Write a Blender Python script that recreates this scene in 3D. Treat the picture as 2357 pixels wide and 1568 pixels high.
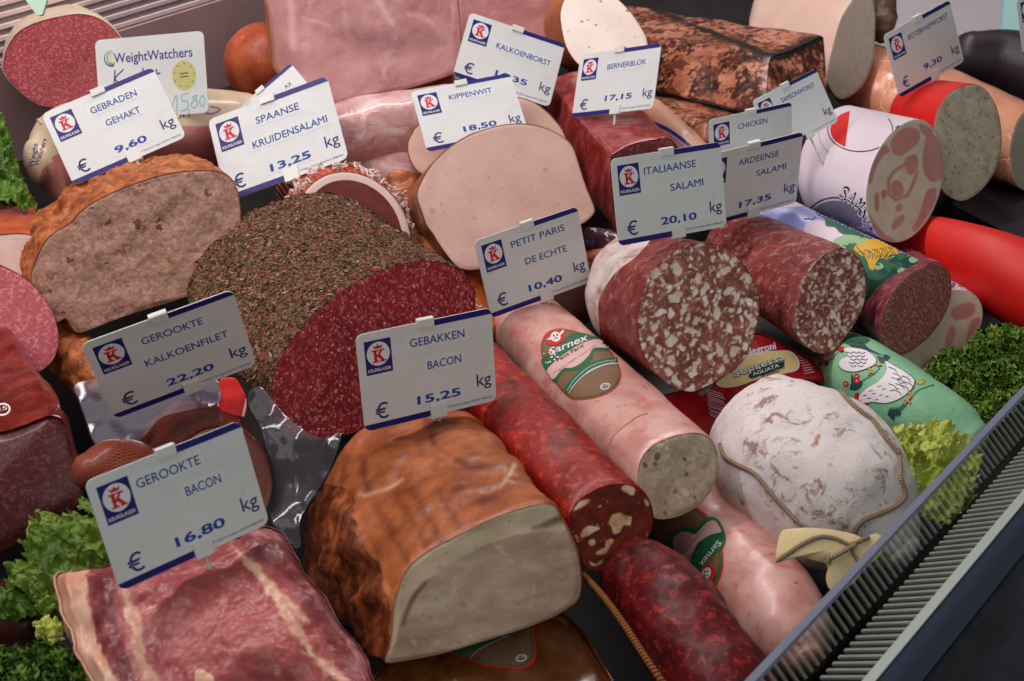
import bpy, bmesh, math, random
import numpy as np
from mathutils import Vector, Matrix, noise as mnoise
from mathutils.bvhtree import BVHTree
from mathutils.geometry import tessellate_polygon

random.seed(7)
rng = np.random.default_rng(7)
scene = bpy.context.scene
for o in list(bpy.data.objects):
    bpy.data.objects.remove(o)
C = scene.collection

# ------------------------------------------------------------------ camera
CAM_H, PITCH = 0.60, math.radians(35.0)
FPX, CX, CY = 2762.0, 1178.5, 784.0          # focal length and centre on a 2357 x 1568 picture
cam_d = bpy.data.cameras.new('camera')
cam = bpy.data.objects.new('camera', cam_d)
C.objects.link(cam)
cam.location = (0, 0, CAM_H)
cam.rotation_euler = (math.radians(90) - PITCH, 0, 0)
cam_d.sensor_width = 36.0
cam_d.lens = FPX / 2357.0 * 36.0
cam_d.clip_start, cam_d.clip_end = 0.02, 60.0
cam_d.dof.use_dof = True
cam_d.dof.focus_distance = 0.95
cam_d.dof.aperture_fstop = 14.0
scene.camera = cam

# ------------------------------------------------------------------ light
world = bpy.data.worlds.new('World')
scene.world = world
world.use_nodes = True
bg = world.node_tree.nodes['Background']
bg.inputs['Color'].default_value = (0.97, 0.98, 0.96, 1)
bg.inputs['Strength'].default_value = 0.11

def area_light(name, loc, target, sx, sy, power, col):
    d = bpy.data.lights.new(name, 'AREA')
    d.shape = 'RECTANGLE'; d.size = sx; d.size_y = sy
    d.energy = power; d.color = col
    o = bpy.data.objects.new(name, d); C.objects.link(o)
    o.location = loc
    z = (Vector(loc) - Vector(target)).normalized()
    xa = Vector((0.677, 0.736, 0)); ya = z.cross(xa).normalized(); xa = ya.cross(z).normalized()
    o.rotation_euler = Matrix((xa, ya, z)).transposed().to_euler()
    return o

area_light('case_tube_light', (-0.30, 1.42, 1.15), (-0.22, 1.28, 0.05), 2.6, 0.12, 24.0, (1.0, 0.90, 0.90))
area_light('shop_window_light', (1.4, -1.3, 2.2), (0.1, 0.9, 0.05), 3.0, 2.2, 23.0, (0.95, 1.0, 0.96))
area_light('shop_ceiling_light', (-0.9, 0.2, 2.2), (0.0, 0.9, 0.0), 1.5, 1.0, 9.0, (1.0, 0.96, 0.93))

vs = scene.view_settings
vs.view_transform = 'Standard'
vs.look = 'None'
vs.exposure = 0.0
vs.gamma = 1.0
vs.use_curve_mapping = False
scene.cycles.use_denoising = True
scene.cycles.max_bounces = 8
scene.cycles.transparent_max_bounces = 16
scene.cycles.caustics_reflective = False
scene.cycles.caustics_refractive = False

# ------------------------------------------------------------------ spaces
sp, cp = math.sin(PITCH), math.cos(PITCH)
C2W = np.array([[1, 0, 0], [0, sp, cp], [0, cp, -sp]], float)      # columns: right, up, forward
def w_of(v):                                                       # camera frame (right, up, depth) -> world
    v = np.asarray(v, float)
    return v @ C2W.T + np.array([0, 0, CAM_H])
def c_of(w):
    return (np.asarray(w, float) - np.array([0, 0, CAM_H])) @ C2W
def P(x, y, d):
    return np.array([(x - CX) / FPX * d, -(y - CY) / FPX * d, d])
def px_of(v):
    v = np.asarray(v, float)
    return np.stack([v[..., 0] / v[..., 2] * FPX + CX, -v[..., 1] / v[..., 2] * FPX + CY], -1)
RX = [0, 850, 1700] * 3
RY = [0, 0, 0, 570, 570, 570, 1133, 1133, 1133]
def R(k, pts):                                                     # measured on enlarged ninths of the photograph
    return [((RX[k-1] + x * 0.36487) * 0.9207, (RY[k-1] + y * 0.36487) * 0.9207) for x, y in pts]
def ell(cx, cy, a, b, deg, n=40):
    t = np.linspace(0, 2 * math.pi, n, endpoint=False)
    ca, sa = math.cos(math.radians(deg)), math.sin(math.radians(deg))
    return [(cx + a * math.cos(q) * ca - b * math.sin(q) * sa, cy + a * math.cos(q) * sa + b * math.sin(q) * ca) for q in t]
def ellx(cx, cy, hx, hy, k, n=48):
    """ellipse from its half extents and the y-offset k at its right extreme (as a fraction of hy)"""
    t = np.linspace(0, 2 * math.pi, n, endpoint=False)
    q = math.sqrt(max(0, 1 - k * k))
    return [(cx + hx * math.cos(a), cy + hy * (k * math.cos(a) + q * math.sin(a))) for a in t]
def cr_closed(pts, n):
    p = np.asarray(pts, float); m = len(p)
    out = []
    for i in range(m):
        p0, p1, p2, p3 = p[i-1], p[i], p[(i+1) % m], p[(i+2) % m]
        for t in np.linspace(0, 1, 12, endpoint=False):
            out.append(0.5 * ((2*p1) + (-p0+p2)*t + (2*p0-5*p1+4*p2-p3)*t*t + (-p0+3*p1-3*p2+p3)*t**3))
    out = np.array(out)
    seg = np.linalg.norm(np.roll(out, -1, 0) - out, axis=1)
    cum = np.concatenate([[0], np.cumsum(seg)])
    ext = np.vstack([out, out[:1]])
    s = np.linspace(0, cum[-1], n, endpoint=False)
    return np.stack([np.interp(s, cum, ext[:, k]) for k in range(p.shape[1])], -1)
def cr_open(pts, n):
    p = np.asarray(pts, float)
    if len(p) == 2:
        return p[0] + (p[1] - p[0]) * np.linspace(0, 1, n)[:, None]
    q = np.vstack([2*p[0]-p[1], p, 2*p[-1]-p[-2]])
    out = []
    for i in range(1, len(q) - 2):
        p0, p1, p2, p3 = q[i-1], q[i], q[i+1], q[i+2]
        for t in np.linspace(0, 1, 16, endpoint=False):
            out.append(0.5 * ((2*p1) + (-p0+p2)*t + (2*p0-5*p1+4*p2-p3)*t*t + (-p0+3*p1-3*p2+p3)*t**3))
    out.append(p[-1]); out = np.array(out)
    seg = np.linalg.norm(np.diff(out[:, :2], axis=0), axis=1)
    cum = np.concatenate([[0], np.cumsum(seg)])
    s = np.linspace(0, cum[-1], n)
    return np.stack([np.interp(s, cum, out[:, k]) for k in range(p.shape[1])], -1)
def fbm(v, freq, octv=3, seed=0.0):
    r = np.empty(len(v))
    for i, p in enumerate(v):
        q = Vector((p[0]*freq + seed, p[1]*freq + seed*1.7, p[2]*freq - seed))
        r[i] = mnoise.fractal(q, 1.0, 2.0, octv)
    return r
def pmask(px, poly, soft=6.0):
    """1 inside a polygon drawn on the surface as seen, fading over soft picture units"""
    poly = cr_closed(poly, 6*len(poly)); x, y = px[:, 0], px[:, 1]
    ins = np.zeros(len(px), bool); dist = np.full(len(px), 1e9)
    m = len(poly)
    for i in range(m):
        a, b = poly[i], poly[(i+1) % m]
        cond = (a[1] > y) != (b[1] > y)
        with np.errstate(divide='ignore', invalid='ignore'):
            xi = (b[0]-a[0]) * (y-a[1]) / (b[1]-a[1] + 1e-12) + a[0]
        ins ^= cond & (x < xi)
        ab = b - a; t = np.clip(((px - a) @ ab) / (ab @ ab + 1e-12), 0, 1)
        dist = np.minimum(dist, np.linalg.norm(px - (a + t[:, None]*ab), axis=1))
    sd = np.where(ins, dist, -dist)
    return np.clip(sd / soft * 0.5 + 0.5, 0, 1)
def smask(px, line, width, soft=6.0):
    line = np.asarray(line, float); dist = np.full(len(px), 1e9)
    w = np.full(len(line), width) if np.isscalar(width) else np.asarray(width, float)
    for i in range(len(line)-1):
        a, b = line[i], line[i+1]; ab = b - a
        t = np.clip(((px - a) @ ab) / (ab @ ab + 1e-12), 0, 1)
        dist = np.minimum(dist, np.linalg.norm(px - (a + t[:, None]*ab), axis=1) - (w[i] + (w[i+1]-w[i])*t))
    return np.clip(0.5 - dist / soft * 0.5, 0, 1)

def fat_blobs(q, outline, n, size, seed, ang=-60, spread=45, gap=0.75):
    """scattered, mostly lengthwise pieces of fat in a cut face"""
    rs = np.random.default_rng(seed); o = np.asarray(outline); lo, hi = o.min(0), o.max(0)
    best = np.full(len(q), -9.0); put = []
    tries = 0
    while len(put) < n and tries < n*30:
        tries += 1
        c = lo + (hi-lo)*rs.random(2); a = min(size*1.45, size*math.exp(rs.normal()*0.5 - 0.1)); asp = rs.uniform(1.15, 2.5); b_ = a/asp
        if any(np.hypot(*(c-p_)) < gap*(a+ra)*0.75 for p_, ra in put): continue
        put.append((c, a)); t = math.radians(ang + rs.normal()*spread)
        d = q - c; u = d[:, 0]*math.cos(t) + d[:, 1]*math.sin(t); v = -d[:, 0]*math.sin(t) + d[:, 1]*math.cos(t)
        v = v + 0.18*a*np.sin(u/a*2.0 + rs.uniform(0, 6)) + 0.1*a*np.sin(u/a*4.5 + rs.uniform(0, 6))
        k = rs.uniform(1.6, 2.6)
        f = 1 - (np.abs(u/a)**k + np.abs(v/b_)**2)**0.5
        best = np.maximum(best, f * b_ / 3.0)
    return np.clip(best*0.5 + 0.5, 0, 1)

# ------------------------------------------------------------------ things and parts
def thing(name, label, cat, base, group=None):
    o = bpy.data.objects.new(name, None); C.objects.link(o)
    o.empty_display_size = 0.01
    o.location = Vector([float(q) for q in base]); o['label'] = label; o['category'] = cat
    if group: o['group'] = group
    return o
def tag(o, label, cat, group=None):
    o['label'] = label; o['category'] = cat
    if group: o['group'] = group
    return o
def make_mesh(name, V, F, mats, attrs=None, smooth=True, midx=None):
    me = bpy.data.meshes.new(name)
    me.from_pydata([tuple(map(float, v)) for v in V], [], [tuple(map(int, f)) for f in F])
    for m in (mats if isinstance(mats, (list, tuple)) else [mats]):
        me.materials.append(m)
    if midx is not None:
        me.polygons.foreach_set('material_index', np.asarray(midx, np.int32))
    if smooth:
        me.polygons.foreach_set('use_smooth', np.ones(len(me.polygons), bool))
    for k, a in (attrs or {}).items():
        at = me.attributes.new(k, 'FLOAT', 'POINT')
        at.data.foreach_set('value', np.asarray(a, np.float32))
    me.update()
    return me
def part(name, Vw, F, mats, parent=None, attrs=None, smooth=True, midx=None):
    """one mesh object from world-space vertices, parented to parent (kept in place)"""
    off = np.zeros(3)
    if parent is not None:
        off = np.zeros(3); q = parent
        while q is not None:
            off += np.array(q.location); q = q.parent
    Vw = np.asarray(Vw, float)
    me = make_mesh(name, Vw - off, F, mats, attrs, smooth, midx)
    o = bpy.data.objects.new(name, me); C.objects.link(o)
    if parent is not None: o.parent = parent
    return o

# ------------------------------------------------------------------ shapes
ALL = []
class Body:
    """geometry in the camera frame with its own ray lookup"""
    def __init__(s, V, F):
        s.V = np.asarray(V, float); s.F = [tuple(f) for f in F]
        ALL.append(s)
        s.bvh = BVHTree.FromPolygons([Vector(v) for v in s.V], s.F)
    def ray(s, x, y):
        d = Vector(P(x, y, 1.0)).normalized()
        h, n, i, t = s.bvh.ray_cast(Vector((0, 0, 0)), d)
        if h is None: return None
        if n.dot(d) > 0: n = -n
        return np.array(h), np.array(n)
    def px(s): return px_of(s.V)
def merge(*bs):
    V, F, o = [], [], 0
    for b in bs:
        V.append(b.V); F += [tuple(i + o for i in f) for f in b.F]; o += len(b.V)
    return Body(np.vstack(V), F)
def base_of(*bodies):
    w = w_of(np.vstack([b.V for b in bodies]))
    lo, hi = w.min(0), w.max(0)
    return ((lo[0]+hi[0])/2, (lo[1]+hi[1])/2, lo[2])
def ring_faces(n, rows):
    F = []
    for k in range(rows - 1):
        for i in range(n):
            j = (i + 1) % n
            F.append((k*n+i, k*n+j, (k+1)*n+j, (k+1)*n+i))
    return F
def displace(V, F, amp, freq, octv=3, seed=0.0, fade=None):
    bm = bmesh.new()
    vs_ = [bm.verts.new(v) for v in V]
    for f in F:
        try: bm.faces.new([vs_[i] for i in f])
        except ValueError: pass
    bm.normal_update()
    N = np.array([v.normal for v in vs_]); bm.free()
    d = fbm(V, freq, octv, seed) * amp
    if fade is not None: d = d * fade
    return V + N * d[:, None]
def loaf(outline, d, back, bscale=0.95, n=None, N=96, L=28, dome=0.25, rim=0.003, bulge=0.0, noise=(0, 20, 3),
         fnoise=(0, 30, 3), profile=None, rings=18, seed=1.0, belly=0.0, back_outline=None, jit=0.0):
    """cut face seen in the photograph, set on its own plane in space and carried back along its axis"""
    o2 = cr_closed(outline, N); c = o2.mean(0)
    if jit:
        th = np.arange(N)/N*2*math.pi
        rj = fbm(np.column_stack([np.cos(th)*3, np.sin(th)*3, np.full(N, seed)]), 1.0, 4, seed) * jit
        o2 = o2 + (o2 - c) / np.linalg.norm(o2 - c, axis=1)[:, None] * rj[:, None]
    Cc = P(c[0], c[1], d)
    if back_outline is not None:
        b2 = cr_closed(back_outline, N); cb = b2.mean(0); back = (cb[0], cb[1], back[2])
        a0 = lambda p_, c_: int(np.argmin(np.abs(np.arctan2(p_[:, 1]-c_[1], p_[:, 0]-c_[0]))))
        if np.cross(o2[1]-o2[0], o2[0]-c) * np.cross(b2[1]-b2[0], b2[0]-cb) < 0: b2 = b2[::-1]
        o2 = np.roll(o2, -a0(o2, c), 0); b2 = np.roll(b2, -a0(b2, cb), 0)
    B = P(*back); ax = B - Cc
    nn = -ax / np.linalg.norm(ax) if n is None else np.asarray(n, float) / np.linalg.norm(n)
    r = np.stack([(o2[:, 0]-CX)/FPX, -(o2[:, 1]-CY)/FPX, np.ones(N)], -1)
    Fr = r * ((Cc @ nn) / (r @ nn))[:, None]
    O = Fr - Cc
    Ob = O
    if back_outline is not None:
        rb = np.stack([(b2[:, 0]-CX)/FPX, -(b2[:, 1]-CY)/FPX, np.ones(N)], -1)
        Ob = rb * ((B @ nn) / (rb @ nn))[:, None] - B
    al = np.linalg.norm(ax); rm = np.linalg.norm(O, axis=1).mean()
    rows, fade, uu = [], [], []
    T = list(np.linspace(0, 1, L)) + [1 + dome * math.sin(q) for q in np.linspace(0.12, math.pi/2, 9)]
    Q = [1.0]*L + [math.cos(q) for q in np.linspace(0.12, math.pi/2, 9)]
    Q[-1] = 0.02
    rr = min(rim / rm, 0.3)
    rows.append(Cc + O * (1 - 0.25*rr)); fade.append(0); uu.append(0)
    for t, q in zip(T, Q):
        s = (1 + (bscale - 1) * min(t, 1)) * q * (1 + belly * math.sin(math.pi * min(t, 1)))
        if profile is not None: s *= np.interp(t, [p[0] for p in profile], [p[1] for p in profile])
        tt = t if t > 0 else rim * 0.5 / al
        rows.append(Cc + ax * tt + (O + (Ob - O)*min(t, 1)) * s); fade.append(min(1.0, t * 8)); uu.append(t)
    V = np.vstack(rows); F = ring_faces(N, len(rows))
    F.append(tuple((len(rows)-1)*N + i for i in range(N)))
    fd = np.repeat(fade, N)
    if noise[0]: V = displace(V, F, noise[0], noise[1], noise[2], seed, fd)
    side = Body(V, F)
    side.u = np.repeat(np.array(uu) * al, N); side.v = np.tile(np.arange(N) / N, len(rows))
    fr = [Cc + O*(1 - 0.2*rr) - nn*rim*0.3]
    ks = np.linspace(1 - rr, 0.02, rings)
    for k in ks:
        fr.append(Cc + O * k + nn * bulge * (1 - k*k))
    V2 = np.vstack(fr); F2 = ring_faces(N, len(fr)); F2.append(tuple((len(fr)-1)*N + i for i in range(N)))
    if fnoise[0]:
        fd2 = np.repeat([0, 0.3] + [1]*(rings-1), N)
        V2 = V2 + nn * (fbm(V2, fnoise[1], fnoise[2], seed+5) * fnoise[0] * fd2)[:, None]
    face = Body(V2, F2)
    face.k = np.repeat([1.0] + list(ks), N)
    return side, face, dict(C=Cc, ax=ax, n=nn, rm=rm, O=O)
def tube(pts, N=72, M=48, caps=(0.8, 0.8), noise=(0, 20, 3), seed=1.0, squash=1.0):
    """round body along a line; pts are picture x, y, depth, radius in picture units"""
    p = np.asarray(pts, float)
    q = np.array([[*P(a[0], a[1], a[2]), a[3] / FPX * a[2]] for a in p])
    q = cr_open(q, M) if len(q) > 2 else q[0] + (q[1]-q[0]) * np.linspace(0, 1, M)[:, None]
    cen, rad = q[:, :3], q[:, 3]
    tan = np.gradient(cen, axis=0); tan /= np.linalg.norm(tan, axis=1)[:, None]
    up = np.array([0, 1.0, 0]) if abs(tan[0][1]) < 0.9 else np.array([1.0, 0, 0])
    rows, uu = [], []
    th = np.linspace(0, 2*math.pi, N, endpoint=False)
    s = np.concatenate([[0], np.cumsum(np.linalg.norm(np.diff(cen, axis=0), axis=1))])
    cr_, rr_, tt_, ss_ = [], [], [], []
    for a in np.linspace(math.pi/2, 0.15, 9) if caps[0] else []:
        cr_.append(cen[0] - tan[0]*rad[0]*caps[0]*math.sin(a)); rr_.append(max(0.02, math.cos(a))*rad[0]); tt_.append(tan[0]); ss_.append(-rad[0]*caps[0]*math.sin(a))
    for i in range(M):
        cr_.append(cen[i]); rr_.append(rad[i]); tt_.append(tan[i]); ss_.append(s[i])
    for a in np.linspace(0.15, math.pi/2, 9) if caps[1] else []:
        cr_.append(cen[-1] + tan[-1]*rad[-1]*caps[1]*math.sin(a)); rr_.append(max(0.02, math.cos(a))*rad[-1]); tt_.append(tan[-1]); ss_.append(s[-1]+rad[-1]*caps[1]*math.sin(a))
    for c_, r_, t_ in zip(cr_, rr_, tt_):
        e1 = np.cross(t_, up); e1 /= np.linalg.norm(e1); e2 = np.cross(e1, t_)
        rows.append(c_ + r_*(np.cos(th)[:, None]*e1 + squash*np.sin(th)[:, None]*e2))
    V = np.vstack(rows); F = ring_faces(N, len(rows))
    F.append(tuple(range(N-1, -1, -1))); F.append(tuple((len(rows)-1)*N+i for i in range(N)))
    if noise[0]: V = displace(V, F, noise[0], noise[1], noise[2], seed)
    b = Body(V, F)
    b.u = np.repeat(ss_, N); b.v = np.tile(np.arange(N)/N, len(rows))
    return b
def pipe(P3, r, N=8, closed_ends=True):
    """thin round cord through points of the camera frame"""
    p = np.asarray(P3, float); m = len(p)
    tan = np.gradient(p, axis=0); tan /= (np.linalg.norm(tan, axis=1)[:, None] + 1e-12)
    r = np.full(m, r) if np.isscalar(r) else np.asarray(r)
    th = np.linspace(0, 2*math.pi, N, endpoint=False); rows = []
    for i in range(m):
        e1 = np.cross(tan[i], [0.3, 0.2, -1.0]); e1 /= np.linalg.norm(e1) + 1e-12; e2 = np.cross(e1, tan[i])
        rows.append(p[i] + r[i]*(np.cos(th)[:, None]*e1 + np.sin(th)[:, None]*e2))
    V = np.vstack(rows); F = ring_faces(N, m)
    F.append(tuple(range(N))); F.append(tuple((m-1)*N + i for i in range(N)))
    b = Body(V, F)
    s = np.concatenate([[0], np.cumsum(np.linalg.norm(np.diff(p, axis=0), axis=1))])
    b.u = np.repeat(s, N); b.v = np.tile(np.arange(N)/N, m)
    return b
def cord_on(line, body, r, lift=0.5, n=80, d_default=None):
    pts = cr_open(line, n); out = []
    last = None
    for x, y in pts:
        h = body.ray(x, y) if body is not None else None
        if h is None:
            if last is not None: out.append(P(x, y, last))
            elif d_default: out.append(P(x, y, d_default))
            continue
        q = h[0] + h[1]*r*lift; last = q[2]; out.append(q)
    out = np.array(out)
    for _ in range(2):
        out[1:-1] = (out[:-2] + 2*out[1:-1] + out[2:]) / 4
    return pipe(out, r)

# ------------------------------------------------------------------ writing and printed shapes
_tc = {}
def text_shape(s, bold=0.0):
    """letters, thickened by striking them several times a little apart"""
    V, F = text_flat(s)
    if not bold: return V, F
    n = len(V); VV, FF = [], []
    for k, (dx, dy) in enumerate(((0, 0), (1, 0.4), (-1, -0.4), (0.4, -1), (-0.4, 1))):
        VV.append(V + np.array([dx, dy])*bold*1.3); FF += [tuple(i + k*n for i in f) for f in F]
    VV = np.vstack(VV); VV[:, 0] -= VV[:, 0].min()
    return VV, FF
def text_flat(s):
    """flat letter shapes from the built-in font: verts scaled so that the capital height is 1"""
    k = s
    if k in _tc: return _tc[k]
    cu = bpy.data.curves.new('t', 'FONT'); cu.body = s; cu.size = 1.0; cu.resolution_u = 3
    ob = bpy.data.objects.new('t', cu); C.objects.link(ob)
    bpy.context.view_layer.update()
    dg = bpy.context.evaluated_depsgraph_get()
    me = bpy.data.meshes.new_from_object(ob.evaluated_get(dg))
    V = np.array([v.co[:2] for v in me.vertices]); F = [tuple(p.vertices) for p in me.polygons]
    bpy.data.objects.remove(ob); bpy.data.curves.remove(cu); bpy.data.meshes.remove(me)
    V = V.copy(); V[:, 0] -= V[:, 0].min(); V /= 0.70
    _tc[k] = (V, F)
    return _tc[k]
def txt(s, a, b, h, bold=0.0, slant=0.0, up=None):
    """letters on a baseline from a to b (picture units, y down), capital height h"""
    V, F = text_shape(s, bold)
    a, b = np.array(a, float), np.array(b, float)
    e = b - a; w = V[:, 0].max()
    nrm = np.array([e[1], -e[0]]) / np.linalg.norm(e) if up is None else np.asarray(up, float)/np.linalg.norm(up)
    X = V[:, 0:1] / w
    Y = V[:, 1:2] * h
    return [(a + X*e + Y*nrm + slant*Y*e/np.linalg.norm(e), F)]
def poly(pts, smooth=0):
    p = cr_closed(pts, smooth) if smooth else np.asarray(pts, float)
    tri = tessellate_polygon([[Vector((q[0], q[1], 0)) for q in p]])
    return [(p, [tuple(t) for t in tri])]
def stroke(pts, w, closed=False, smooth=0):
    p = (cr_closed(pts, smooth) if closed else cr_open(pts, smooth)) if smooth else np.asarray(pts, float)
    if closed: p = np.vstack([p, p[:1]])
    t = np.gradient(p, axis=0)
    if closed: t[0] = t[-1] = p[1] - p[-2]
    nn = np.stack([-t[:, 1], t[:, 0]], -1); nn /= np.linalg.norm(nn, axis=1)[:, None] + 1e-9
    w = np.full(len(p), w) if np.isscalar(w) else np.interp(np.linspace(0, 1, len(p)), np.linspace(0, 1, len(w)), w)
    V = np.vstack([p + nn*w[:, None]/2, p - nn*w[:, None]/2]); m = len(p)
    return [(V, [(i, i+1, m+i+1, m+i) for i in range(m-1)])]
def decal(name, items, body, parent, step=9.0, base_off=0.00025, back_fill=None):
    """items: (material, layer, shapes). Shapes lie on the body's surface, each layer a hair above the last."""
    mats, VV, FF, MI = [], [], [], []
    for mat_, layer, shapes in items:
        if mat_ not in mats: mats.append(mat_)
        mi = mats.index(mat_)
        for V, F in shapes:
            bm = bmesh.new()
            vv = [bm.verts.new((v[0], v[1], 0)) for v in V]
            for f in F:
                try: bm.faces.new([vv[i] for i in f])
                except ValueError: pass
            lo, hi = np.min(V, 0), np.max(V, 0)
            for axis in (0, 1):
                k = math.ceil(lo[axis]/step)*step
                while k < hi[axis]:
                    co = [0, 0, 0]; co[axis] = k; no = [0, 0, 0]; no[axis] = 1
                    bmesh.ops.bisect_plane(bm, geom=bm.verts[:]+bm.edges[:]+bm.faces[:], plane_co=co, plane_no=no, dist=1e-5)
                    k += step
            dead = []
            for v in bm.verts:
                h = body.ray(v.co.x, v.co.y)
                if h is None: dead.append(v); continue
                q = h[0] + h[1]*(base_off + layer*0.00018)
                v.co = Vector(q)
            layer += 0.012
            if dead: bmesh.ops.delete(bm, geom=dead, context='VERTS')
            bm.verts.index_update(); o = sum(len(x) for x in VV)
            if len(bm.verts):
                VV.append(np.array([v.co for v in bm.verts]))
                for f in bm.faces:
                    FF.append(tuple(l.vert.index + o for l in f.loops)); MI.append(mi)
            bm.free()
    if not VV: return None
    return part(name, w_of(np.vstack(VV)), FF, mats, parent, smooth=True, midx=MI)
# ------------------------------------------------------------------ materials
def lin(c):
    c = np.asarray(c, float) / 255.0
    return tuple(np.where(c <= 0.04045, c/12.92, ((c+0.055)/1.055)**2.4)) + (1.0,)
class Mat:
    def __init__(s, name, rough=0.5, spec=0.4, coat=0.0, coat_rough=0.1, sss=0.0, metal=0.0):
        s.m = bpy.data.materials.new(name); s.m.use_nodes = True
        s.nt = s.m.node_tree; s.b = s.nt.nodes['Principled BSDF']
        s.b.inputs['Roughness'].default_value = min(0.95, rough + 0.06)
        s.b.inputs['Specular IOR Level'].default_value = spec * 0.65
        s.b.inputs['Coat Weight'].default_value = coat * 0.4
        s.b.inputs['Coat Roughness'].default_value = coat_rough
        s.b.inputs['Metallic'].default_value = metal
        if sss:
            s.b.inputs['Subsurface Weight'].default_value = sss
            s.b.inputs['Subsurface Radius'].default_value = (1.0, 0.4, 0.25)
            s.b.inputs['Subsurface Scale'].default_value = 0.004
        s._co = None
    def n(s, t, **kw):
        x = s.nt.nodes.new(t)
        for k, v in kw.items(): setattr(x, k, v)
        return x
    def put(s, sock, v):
        if hasattr(v, 'is_output'): s.nt.links.new(v, sock)
        elif isinstance(v, (tuple, list)) and len(v) == 3 and sock.type == 'RGBA': sock.default_value = (*v, 1)
        else: sock.default_value = v
    @property
    def co(s):
        if s._co is None: s._co = s.n('ShaderNodeTexCoord').outputs['Object']
        return s._co
    def scale(s, v, k):
        x = s.n('ShaderNodeVectorMath', operation='MULTIPLY'); s.put(x.inputs[0], v); x.inputs[1].default_value = k
        return x.outputs[0]
    def warp(s, k, freq, vec=None):
        nz = s.n('ShaderNodeTexNoise'); nz.inputs['Scale'].default_value = freq; nz.inputs['Detail'].default_value = 2
        s.put(nz.inputs['Vector'], vec or s.co)
        a = s.n('ShaderNodeVectorMath', operation='MULTIPLY_ADD')
        s.put(a.inputs[0], nz.outputs['Color']); a.inputs[1].default_value = (k, k, k); s.put(a.inputs[2], vec or s.co)
        return a.outputs[0]
    def noise(s, scale, detail=3, rough=0.55, dist=0.0, vec=None):
        x = s.n('ShaderNodeTexNoise'); s.put(x.inputs['Vector'], vec or s.co)
        x.inputs['Scale'].default_value = scale; x.inputs['Detail'].default_value = detail
        x.inputs['Roughness'].default_value = rough; x.inputs['Distortion'].default_value = dist
        return x.outputs['Fac']
    def voro(s, scale, vec=None, feature='F1', rnd=1.0):
        x = s.n('ShaderNodeTexVoronoi', feature=feature); s.put(x.inputs['Vector'], vec or s.co)
        x.inputs['Scale'].default_value = scale; x.inputs['Randomness'].default_value = rnd
        return x
    def attr(s, name):
        return s.n('ShaderNodeAttribute', attribute_name=name).outputs['Fac']
    def math(s, op, a, b=0.0, clamp=False):
        x = s.n('ShaderNodeMath', operation=op, use_clamp=clamp); s.put(x.inputs[0], a); s.put(x.inputs[1], b)
        return x.outputs[0]
    def sharp(s, v, lo, hi):
        x = s.n('ShaderNodeMapRange', interpolation_type='SMOOTHSTEP'); s.put(x.inputs[0], v)
        x.inputs[1].default_value = lo; x.inputs[2].default_value = hi
        return x.outputs[0]
    def edge(s, v, nz, k=0.5, w=0.12):
        """mask with a noisy border"""
        a = s.math('MULTIPLY_ADD', nz, k); a.node.inputs[2].default_value = -0.5*k
        b = s.math('ADD', v, a)
        return s.sharp(b, 0.5-w, 0.5+w)
    def ramp(s, v, stops, interp='LINEAR'):
        x = s.n('ShaderNodeValToRGB'); s.put(x.inputs[0], v); r = x.color_ramp; r.interpolation = interp
        while len(r.elements) < len(stops): r.elements.new(0.5)
        for e, (p, c) in zip(r.elements, stops): e.position = p; e.color = c if len(c) == 4 else (*c, 1)
        return x.outputs[0]
    def mix(s, f, a, b, blend='MIX'):
        x = s.n('ShaderNodeMix', data_type='RGBA', blend_type=blend)
        s.put(x.inputs[0], f); s.put(x.inputs[6], a); s.put(x.inputs[7], b)
        return x.outputs[2]
    def color(s, v): s.put(s.b.inputs['Base Color'], v); return s
    def rough(s, v): s.put(s.b.inputs['Roughness'], v); return s
    def bump(s, h, strength=0.5, dist=0.001, normal=None):
        x = s.n('ShaderNodeBump'); x.inputs['Strength'].default_value = strength; x.inputs['Distance'].default_value = dist
        s.put(x.inputs['Height'], h)
        if normal: s.put(x.inputs['Normal'], normal)
        s.put(s.b.inputs['Normal'], x.outputs[0]); return x.outputs[0]

def plain(name, rgb, rough=0.5, spec=0.4, coat=0.0, vary=0.0, metal=0.0):
    m = Mat(name, rough, spec, coat, metal=metal)
    c = lin(rgb)
    if vary:
        d = tuple(q*(1-vary) for q in c[:3]); e = tuple(min(1, q*(1+vary)) for q in c[:3])
        m.color(m.ramp(m.noise(60, 4), [(0.3, d), (0.7, e)]))
    else: m.color(c)
    return m.m

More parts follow.
